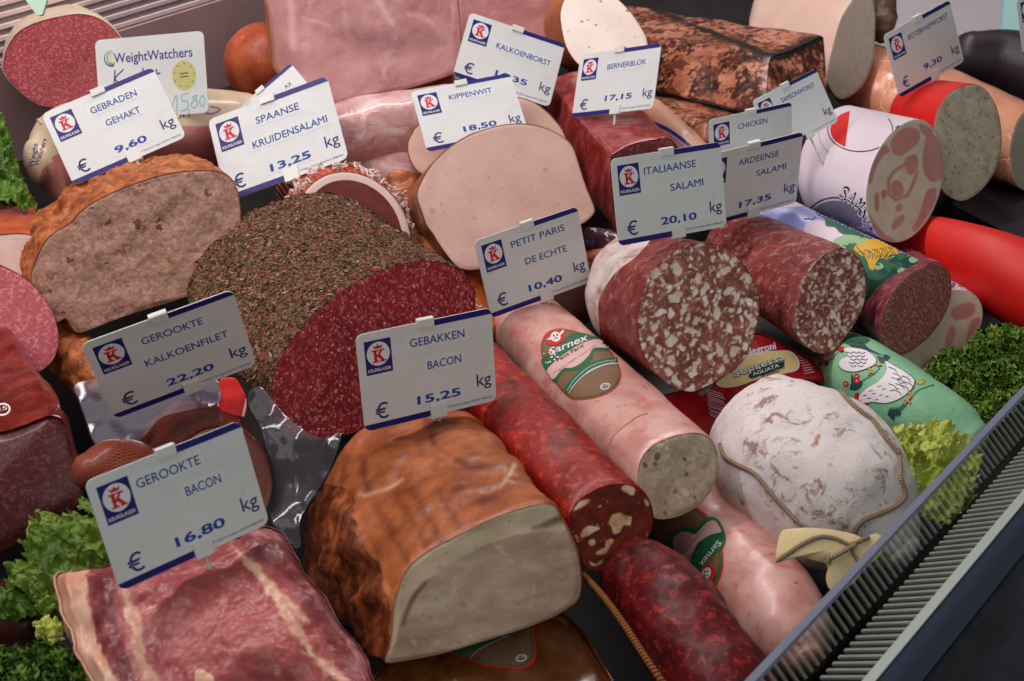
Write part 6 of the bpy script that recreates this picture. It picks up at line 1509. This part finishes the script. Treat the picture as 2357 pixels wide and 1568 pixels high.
def slab(pts, z0, z1, bev=0.0002):
    p = np.asarray(pts); c = p.mean(0); m = len(p)
    def ins(k):
        d = p - c; return c + d*(1 - k/np.linalg.norm(d, axis=1))[:, None]
    rows = [(ins(bev), z0), (p, z0+bev), (p, z1-bev), (ins(bev), z1)]
    V = np.vstack([np.column_stack([q, np.full(m, z)]) for q, z in rows])
    F = ring_faces(m, 4); F.append(tuple(range(m-1, -1, -1))); F.append(tuple(3*m+i for i in range(m)))
    return V, F
def flat(shapes, z):
    V, F = [], []
    for p, f in shapes:
        o = len(V)
        n5 = max(1, len(p)//5) if len(p) % 5 == 0 and len(p) > 60 else len(p)
        for i_, q in enumerate(p): V.append((q[0], q[1], z + (i_//n5)*0.000006))
        F += [tuple(i+o for i in g) for g in f]
    return V, F
def flatpoly(pts): return poly(pts)
def card_text(s, cx, y, h, z, bold=0.0, sx=1.0, wmax=None, rot=0.0, left=None):
    V, F = text_shape(s, bold); V = V.copy()*h; V[:, 0] *= sx
    w = V[:, 0].max()
    if wmax and w > wmax: V[:, 0] *= wmax/w; w = wmax
    V[:, 0] += (left if left is not None else cx - w/2)
    if rot:
        a = math.radians(rot); x0 = V - np.array([cx, 0]); V = np.stack([x0[:, 0]*math.cos(a)-x0[:, 1]*math.sin(a) + cx, x0[:, 0]*math.sin(a)+x0[:, 1]*math.cos(a)], -1)
    V[:, 1] += y
    return [(V, F)]
def X(f): return (f-0.5)*CW
def Y(f): return (0.5-f)*CHT

# shared shapes of one sign
RC = 0.0055
card_V, card_F = slab(rrect(CW, CHT, RC), -CT/2, CT/2)
ZF = CT/2
def stripe_pts():
    tt = 0.0047; a1 = math.acos((RC-tt)/RC)
    arc = [(-CW/2+RC - RC*math.sin(a), -CHT/2 + RC - RC*math.cos(a)) for a in np.linspace(a1, 0, 6)]
    return arc + [(X(0.515), -CHT/2), (X(0.515), -CHT/2+tt)]
bot = np.array(stripe_pts()); topp = -bot; topp = np.where(topp[:, :1] < X(0.56), np.column_stack([np.full(len(topp), X(0.56)), topp[:, 1]]), topp)
S1 = flat(poly(bot*[0.998, 0.998]), ZF+0.00012); S2 = flat(poly(topp*[0.998, 0.998]), ZF+0.00012)
def clip_shape(xc, top):
    """plastic bracket gripping the card's edge: plate in front, bridge, plate behind"""
    w = 0.0125; ye = CHT/2 if top else -CHT/2; s = 1 if top else -1
    h1 = 0.0042 if top else 0.0085
    prof = [(ye - s*h1, ZF+0.0003), (ye - s*h1, ZF+0.0016), (ye + s*0.0018, ZF+0.0018), (ye + s*0.0024, ZF+0.001), (ye + s*0.0024, -ZF-0.0015), (ye - s*0.004, -ZF-0.0015), (ye - s*0.004, -ZF-0.0003), (ye + s*0.0006, -ZF-0.0003), (ye + s*0.0006, ZF+0.0003)]
    V = [(xc-w/2, a, b) for a, b in prof] + [(xc+w/2, a, b) for a, b in prof]; m = len(prof)
    F = [(i, (i+1) % m, m+(i+1) % m, m+i) for i in range(m)] + [tuple(range(m-1, -1, -1)), tuple(range(m, 2*m))]
    return V, F
def cyl(a, b, r0, r1, n=10):
    p = pipe(np.array([a, (np.array(a)+np.array(b))/2, b]), np.array([r0, (r0+r1)/2, r1]), n)
    return p.V, p.F
lx0, lx1, ly0, ly1 = X(0.052), X(0.242), Y(0.085), Y(0.43)
lcx, lcy, lr = (lx0+lx1)/2, ly0-0.0105, 0.0086
def mp(pts, cx, cy, w, h): return [(cx + (x-0.5)*w, cy + (y-0.5)*h) for x, y in pts]
Kx = lambda pts: mp(pts, lcx, lcy-0.0016, 0.0094, 0.0095)
logo = []
logo.append((navy_ink, flat(poly([(lx0, ly1), (lx1, ly1), (lx1, ly0), (lx0, ly0)]), ZF+0.00012)))
logo.append((white_ink, flat(poly([(lcx + lr*math.cos(a), lcy + lr*1.04*math.sin(a)) for a in np.linspace(0, 2*math.pi, 36, endpoint=False)]), ZF+0.00022)))
zk = ZF+0.00032
for i, q in enumerate(([(0.14, 0.05), (0.37, 0.05), (0.37, 0.95), (0.14, 0.95)], [(0.0, 0.86), (0.52, 0.86), (0.52, 1.0), (0.0, 1.0)],
                       [(0.0, 0.0), (0.52, 0.0), (0.52, 0.14), (0.0, 0.14)], [(0.36, 0.36), (0.50, 0.46), (0.86, 0.90), (0.66, 0.90), (0.36, 0.56)],
                       [(0.56, 0.88), (1.0, 0.88), (1.0, 1.0), (0.56, 1.0)], [(0.44, 0.56), (0.64, 0.60), (0.98, 0.10), (0.72, 0.10), (0.40, 0.48)],
                       [(0.60, 0.0), (1.08, 0.0), (1.08, 0.13), (0.60, 0.13)])):
    logo.append((logo_red, flat(poly(Kx(q)), zk + i*0.00002)))
crown = [(0.12, 0.0), (0.88, 0.0), (1.0, 0.85), (0.72, 0.45), (0.5, 1.0), (0.28, 0.45), (0.0, 0.85)]
logo.append((logo_red, flat(poly(mp(crown, lcx, lcy+0.0056, 0.0072, 0.0034)), zk)))
logo.append((white_ink, flat(card_text('KEURSLAGER', lcx, ly1+0.0019, 0.0024, 0, 0.02, wmax=0.0172), ZF+0.00022)))
def joinm(lst):
    V, F, MI, mats = [], [], [], []
    for m, (v, f) in lst:
        if m not in mats: mats.append(m)
        o = len(V); V += [tuple(q) for q in v]; F += [tuple(i+o for i in g) for g in f]; MI += [mats.index(m)]*len(f)
    return V, F, MI, mats
lgV, lgF, lgM, lgMats = joinm(logo)
SH = {}
SH['card'] = make_mesh('card', card_V, card_F, white_card, smooth=False)
SH['stripe_b'] = make_mesh('stripe', *S1, navy_ink, smooth=False); SH['stripe_t'] = make_mesh('stripe', *S2, navy_ink, smooth=False)
SH['clip_t'] = make_mesh('clip', *clip_shape(X(0.50), True), clip_plastic, smooth=False)
SH['clip_b'] = make_mesh('clip', *clip_shape(X(0.545), False), clip_plastic, smooth=False)
SH['logo'] = make_mesh('logo', lgV, lgF, lgMats, smooth=False, midx=lgM)
eu = card_text('€', X(0.135), Y(0.90), 0.0118, 0, -0.006, 1.0); kg = card_text('kg', X(0.91), Y(0.80), 0.0098, 0, 0.004)
SH['euro'] = make_mesh('euro_mark', *flat(eu, ZF+0.00012), unit_ink, smooth=False); SH['kg'] = make_mesh('unit_mark', *flat(kg, ZF+0.00012), unit_ink, smooth=False)
SH['small'] = make_mesh('small_print', *flat(card_text('© Originele Keurslagers NADRUK VERBODEN', 0, Y(0.955), 0.0017, 0, 0.0, 1.0, left=X(0.615), wmax=0.037), ZF+0.00012), unit_ink, smooth=False)
def sub(name, me, parent):
    o = bpy.data.objects.new(name, me); C.objects.link(o); o.parent = parent; return o
SIGN_GROUP = 'price signs stuck into the meats'
BODIES = list(ALL)
def surface_depth(x, y):
    best = None
    for b_ in BODIES:
        h = b_.ray(x, y)
        if h is not None and (best is None or h[0][2] < best): best = h[0][2]
    return best
def sign(cor, depth, lines, price, label, stem=0.02, on=0, lean=10.0, top_strip=True, prx=0.56, strip=True):
    Rm, T, k, err = solve_pose(cor, depth, lean=lean)
    if on:
        tip = T + Rm @ (np.array([X(0.545), -CHT/2 - on, 0])*k)
        c_ = c_of(tip); q_ = px_of(c_); sd = surface_depth(*q_)
        if sd: Rm, T, k, err = solve_pose(cor, depth*(sd + 0.002)/c_[2], lean=lean); stem = on + 0.006
    o = bpy.data.objects.new('price_sign', None); C.objects.link(o); o.empty_display_size = 0.01
    M4 = Matrix([[*(Rm[i]*k), T[i]] for i in range(3)] + [[0, 0, 0, 1]])
    o.matrix_world = M4
    tag(o, label, 'price sign', SIGN_GROUP)
    cd_ = sub('card', SH['card'], o); sub('stripe', SH['stripe_b'], cd_); sub('stripe', SH['stripe_t'], cd_)
    sub('clip', SH['clip_t'], o); cb_ = sub('clip', SH['clip_b'], o); sub('logo', SH['logo'], cd_)
    sub('euro_mark', SH['euro'], cd_); sub('unit_mark', SH['kg'], cd_); sub('small_print', SH['small'], cd_)
    if stem:
        v, f = cyl((X(0.545), -CHT/2-0.001, -0.0002), (X(0.545)+0.001, -CHT/2-stem, -0.0002), 0.0016, 0.0011)
        sub('stem', make_mesh('stem', v, f, clip_plastic), cb_)
    L, ST = [], []
    for (s, cx, y, sx) in lines:
        jit = random.uniform(-1.2, 1.2)
        nl = len(s); w = CW*(0.051*nl if nl <= 8 else 0.0465*nl + 0.01)*sx
        wv, _ = text_shape(s, 0.012); kx = w/(wv[:, 0].max()*0.0062)
        L += card_text(s, X(cx), Y(y), 0.0062, 0, 0.012, kx, rot=jit)
        a = math.radians(jit); hw, y0, y1 = w/2+0.003, -0.0024, 0.0090
        ST += poly([(X(cx) + px_*math.cos(a) - py_*math.sin(a), Y(y) + px_*math.sin(a) + py_*math.cos(a)) for px_, py_ in ((-hw, y0), (hw, y0), (hw, y1), (-hw, y1))])
    if L:
        sub('lettering', make_mesh('lettering', *flat(L, ZF+0.00026), letter_ink, smooth=False), cd_)
    if price:
        pt = card_text(price, X(prx), Y(0.845 if len(lines) != 1 else 0.80), 0.0062, 0, 0.03, CW*(0.33 if len(price) > 4 else 0.28)/(text_shape(price, 0.03)[0][:, 0].max()*0.0062), rot=random.uniform(-1, 1))
        sub('price', make_mesh('price', *flat(pt, ZF+0.00026), price_ink, smooth=False), cd_)
        hw = CW*(0.165 if len(price) > 4 else 0.14)+0.003; yy = Y(0.845 if len(lines) != 1 else 0.80)
        ST += poly([(X(prx)-hw, yy-0.0026), (X(prx)+hw, yy-0.0026), (X(prx)+hw, yy+0.0088), (X(prx)-hw, yy+0.0088)])
    if ST: sub('adhesive_strip', make_mesh('adhesive_strip', *flat(ST, ZF+0.00013), strip_film, smooth=False), cd_)
    print('sign', lines[0][0] if lines else '', 'scale %.2f err %.1f depth %.2f n' % (k, err, depth), np.round(Rm[:, 2], 2))
    return o

sign([(195,1109), (550,967), (621,1203), (274,1363)], 0.66, [('GEROOKTE', 0.48, 0.23, 1.0), ('BACON', 0.66, 0.46, 0.92)], '16,80', 'white price sign reading GEROOKTE BACON in front of the dark smoked fillet', 0.013, on=0.013)
sign([(186,790), (534,668), (591,837), (264,966)], 0.765, [('GEROOKTE', 0.55, 0.26, 1.0), ('KALKOENFILET', 0.60, 0.52, 1.0)], '22,20', 'white price sign reading GEROOKTE KALKOENFILET above the smoked fillets', 0.02, on=0.014, lean=4.0)
sign([(818,772), (1130,708), (1143,920), (839,995)], 0.80, [('GEBAKKEN', 0.58, 0.24, 1.0), ('BACON', 0.62, 0.50, 1.0)], '15,25', 'white price sign reading GEBAKKEN BACON above the orange brown roast', 0.02, on=0.006)
sign([(1090,556), (1329,473), (1360,650), (1131,732)], 0.97, [('PETIT PARIS', 0.58, 0.24, 1.0), ('DE ECHTE', 0.62, 0.50, 1.0)], '10,40', 'white price sign reading PETIT PARIS DE ECHTE on the labelled pink sausage', 0.02, on=0.006)
sign([(1404,366), (1658,327), (1672,520), (1424,568)], 0.955, [('ITALIAANSE', 0.52, 0.24, 1.0), ('SALAMI', 0.66, 0.47, 1.0)], '20,10', 'white price sign reading ITALIAANSE SALAMI on the coarse mould-rinded salami', 0.02, on=0.006)
sign([(1619,361), (1848,302), (1833,466), (1606,527)], 1.05, [('ARDEENSE', 0.56, 0.25, 1.0), ('SALAMI', 0.70, 0.46, 1.0)], '17,35', 'white price sign reading ARDEENSE SALAMI half hidden by its neighbour', 0.02, on=0.006)
sign([(1633,277), (1821,234), (1824,380), (1634,425)], 1.11, [('CHICKEN', 0.52, 0.24, 1.0)], None, 'white price sign reading CHICKEN behind the ARDEENSE sign', 0.03)
sign([(1733,232), (1875,158), (1932,279), (1782,356)], 1.17, [('SAMSONWORST', 0.63, 0.27, 1.0)], None, 'white price sign ending in SONWORST leaning before the grilled block', 0.04)
sign([(2034,81), (2184,0), (2220,141), (2069,227)], 1.22, [('BOTERHAMWORST', 0.62, 0.25, 1.0)], '9,30', 'white price sign reading BOTERHAMWORST on the red skinned sausage', 0.02, on=0.005)
sign([(1337,126), (1524,99), (1502,250), (1317,272)], 1.16, [('BERNERBLOK', 0.61, 0.30, 1.0)], '17,15', 'white price sign reading BERNERBLOK on the square red salami block', 0.022, on=0.014)
sign([(1080,27), (1303,104), (1263,245), (1043,176)], 1.25, [('KALKOENBORST', 0.62, 0.40, 1.0)], '16,35', 'white price sign reading KALKOENBORST tilted down to the right', 0.03)
sign([(945,210), (1174,170), (1217,303), (983,352)], 1.12, [('KIPPENWIT', 0.56, 0.26, 1.0)], '18,50', 'white price sign reading KIPPENWIT between the two pale poultry hams', 0.03)
sign([(477,274), (755,177), (801,362), (524,468)], 0.945, [('SPAANSE', 0.55, 0.26, 1.0), ('KRUIDENSALAMI', 0.61, 0.52, 1.0)], '13,25', 'white price sign reading SPAANSE KRUIDENSALAMI on the herb crusted salami', 0.02, on=0.006)
sign([(94,262), (353,156), (428,314), (171,430)], 0.985, [('GEBRADEN', 0.58, 0.26, 1.0), ('GEHAKT', 0.60, 0.48, 1.0)], '9,60', 'white price sign reading GEBRADEN GEHAKT on the crusted meat loaf', 0.02, on=0.006)
sign([(524,269), (672,144), (740,235), (600,355)], 1.20, [('AX', 0.80, 0.35, 1.0)], None, 'small steeply tilted price sign ending in AX behind the SPAANSE sign', 0.03)
sign([(2343,0), (2480,-60), (2500,70), (2350,128)], 1.2, [], None, 'price sign cut off by the right edge of the photo', 0.03)

# handwritten diet card
Rm, T, k, err = solve_pose([(218,92), (469,72), (480,259), (232,281)], 1.17)
o = bpy.data.objects.new('price_sign', None); C.objects.link(o)
o.matrix_world = Matrix([[*(Rm[i]*k), T[i]] for i in range(3)] + [[0, 0, 0, 1]])
tag(o, 'white card with a handwritten price and a round yellow sticker', 'price sign', SIGN_GROUP)
sub('card', SH['card'], o)
ww_ink = plain('ww_ink', (72, 66, 140), 0.45); ww_green = plain('ww_green', (90, 160, 90), 0.5); ww_yel = plain('ww_yellow', (225, 205, 80), 0.5)
sub('heading', make_mesh('heading', *flat(card_text('WeightWatchers', 0, Y(0.30), 0.0088, 0, 0.012, 1.0, left=X(0.165), wmax=0.076), ZF+0.00013), ww_ink, smooth=False), o)
sw = []
for i, (c_, r_) in enumerate(((ww_ink, 0.0068), (ww_green, 0.0054), (ww_yel, 0.0040))):
    a = np.linspace(math.radians(80), math.radians(285), 16)
    cx_, cy_ = X(0.145)+0.0012*i, Y(0.24)
    sw.append((c_, flat(stroke([(cx_ + r_*math.cos(q), cy_ + r_*math.sin(q)) for q in a], np.linspace(0.0004, 0.0016, 16)), ZF+0.00013)))
v, f, mi, ms = joinm(sw); sub('emblem', make_mesh('emblem', v, f, ms, smooth=False, midx=mi), o)
hand = plain('marker_ink', (40, 38, 110), 0.5); cyan = plain('cyan_marker', (110, 190, 214), 0.5)
def hw(pts, w=0.0011): return stroke([(X(a), Y(b)) for a, b in pts], w, smooth=18)
hs = hw([(0.17,0.385), (0.15,0.585)]) + hw([(0.25,0.385), (0.165,0.495), (0.24,0.575)]) + hw([(0.30,0.485), (0.26,0.525), (0.285,0.565), (0.31,0.515), (0.30,0.485)]) + \
     hw([(0.36,0.485), (0.33,0.525), (0.35,0.565), (0.37,0.515), (0.36,0.485)]) + hw([(0.43,0.385), (0.405,0.565)]) + hw([(0.39,0.465), (0.45,0.455)]) + hw([(0.55,0.415), (0.555,0.475), (0.585,0.465)])
sub('handwriting', make_mesh('handwriting', *flat(hs, ZF+0.00014), hand, smooth=False), o)
cs = hw([(0.665,0.90), (0.72,0.75), (0.71,0.97)], .0009) + hw([(0.83,0.74), (0.765,0.76), (0.77,0.83), (0.815,0.84), (0.81,0.93), (0.75,0.95)], .0009) + hw([(0.825,0.94), (0.815,1.0)], .0009) + \
     hw([(0.90,0.77), (0.86,0.80), (0.91,0.86), (0.87,0.93), (0.845,0.88), (0.90,0.80), (0.90,0.77)], .0009) + hw([(0.96,0.78), (0.925,0.84), (0.945,0.92), (0.975,0.85), (0.96,0.78)], .0009)
sub('price', make_mesh('price', *flat(cs, ZF+0.00014), cyan, smooth=False), o)
stk = plain('sticker_yellow', (202, 196, 128), 0.4); spk = plain('sticker_print', (70, 78, 70), 0.5)
sv = [(stk, flat(poly([(X(0.80)+0.0115*math.cos(a), Y(0.52)+0.0135*math.sin(a)) for a in np.linspace(0, 2*math.pi, 32, endpoint=False)]), ZF+0.00013))]
for i in range(9):
    a = i*0.7; sv.append((spk, flat(stroke([(X(0.80)+0.009*math.cos(a), Y(0.52)+0.010*math.sin(a)), (X(0.80)+0.010*math.cos(a+0.15), Y(0.52)+0.0112*math.sin(a+0.15))], 0.0007), ZF+0.0002)))
for dy in (0.0015, -0.0015): sv.append((spk, flat(stroke([(X(0.80)-0.004, Y(0.52)+dy), (X(0.80)+0.004, Y(0.52)+dy+0.0005)], 0.0010), ZF+0.0002)))
v, f, mi, ms = joinm(sv); sub('sticker', make_mesh('sticker', v, f, ms, smooth=False, midx=mi), o)
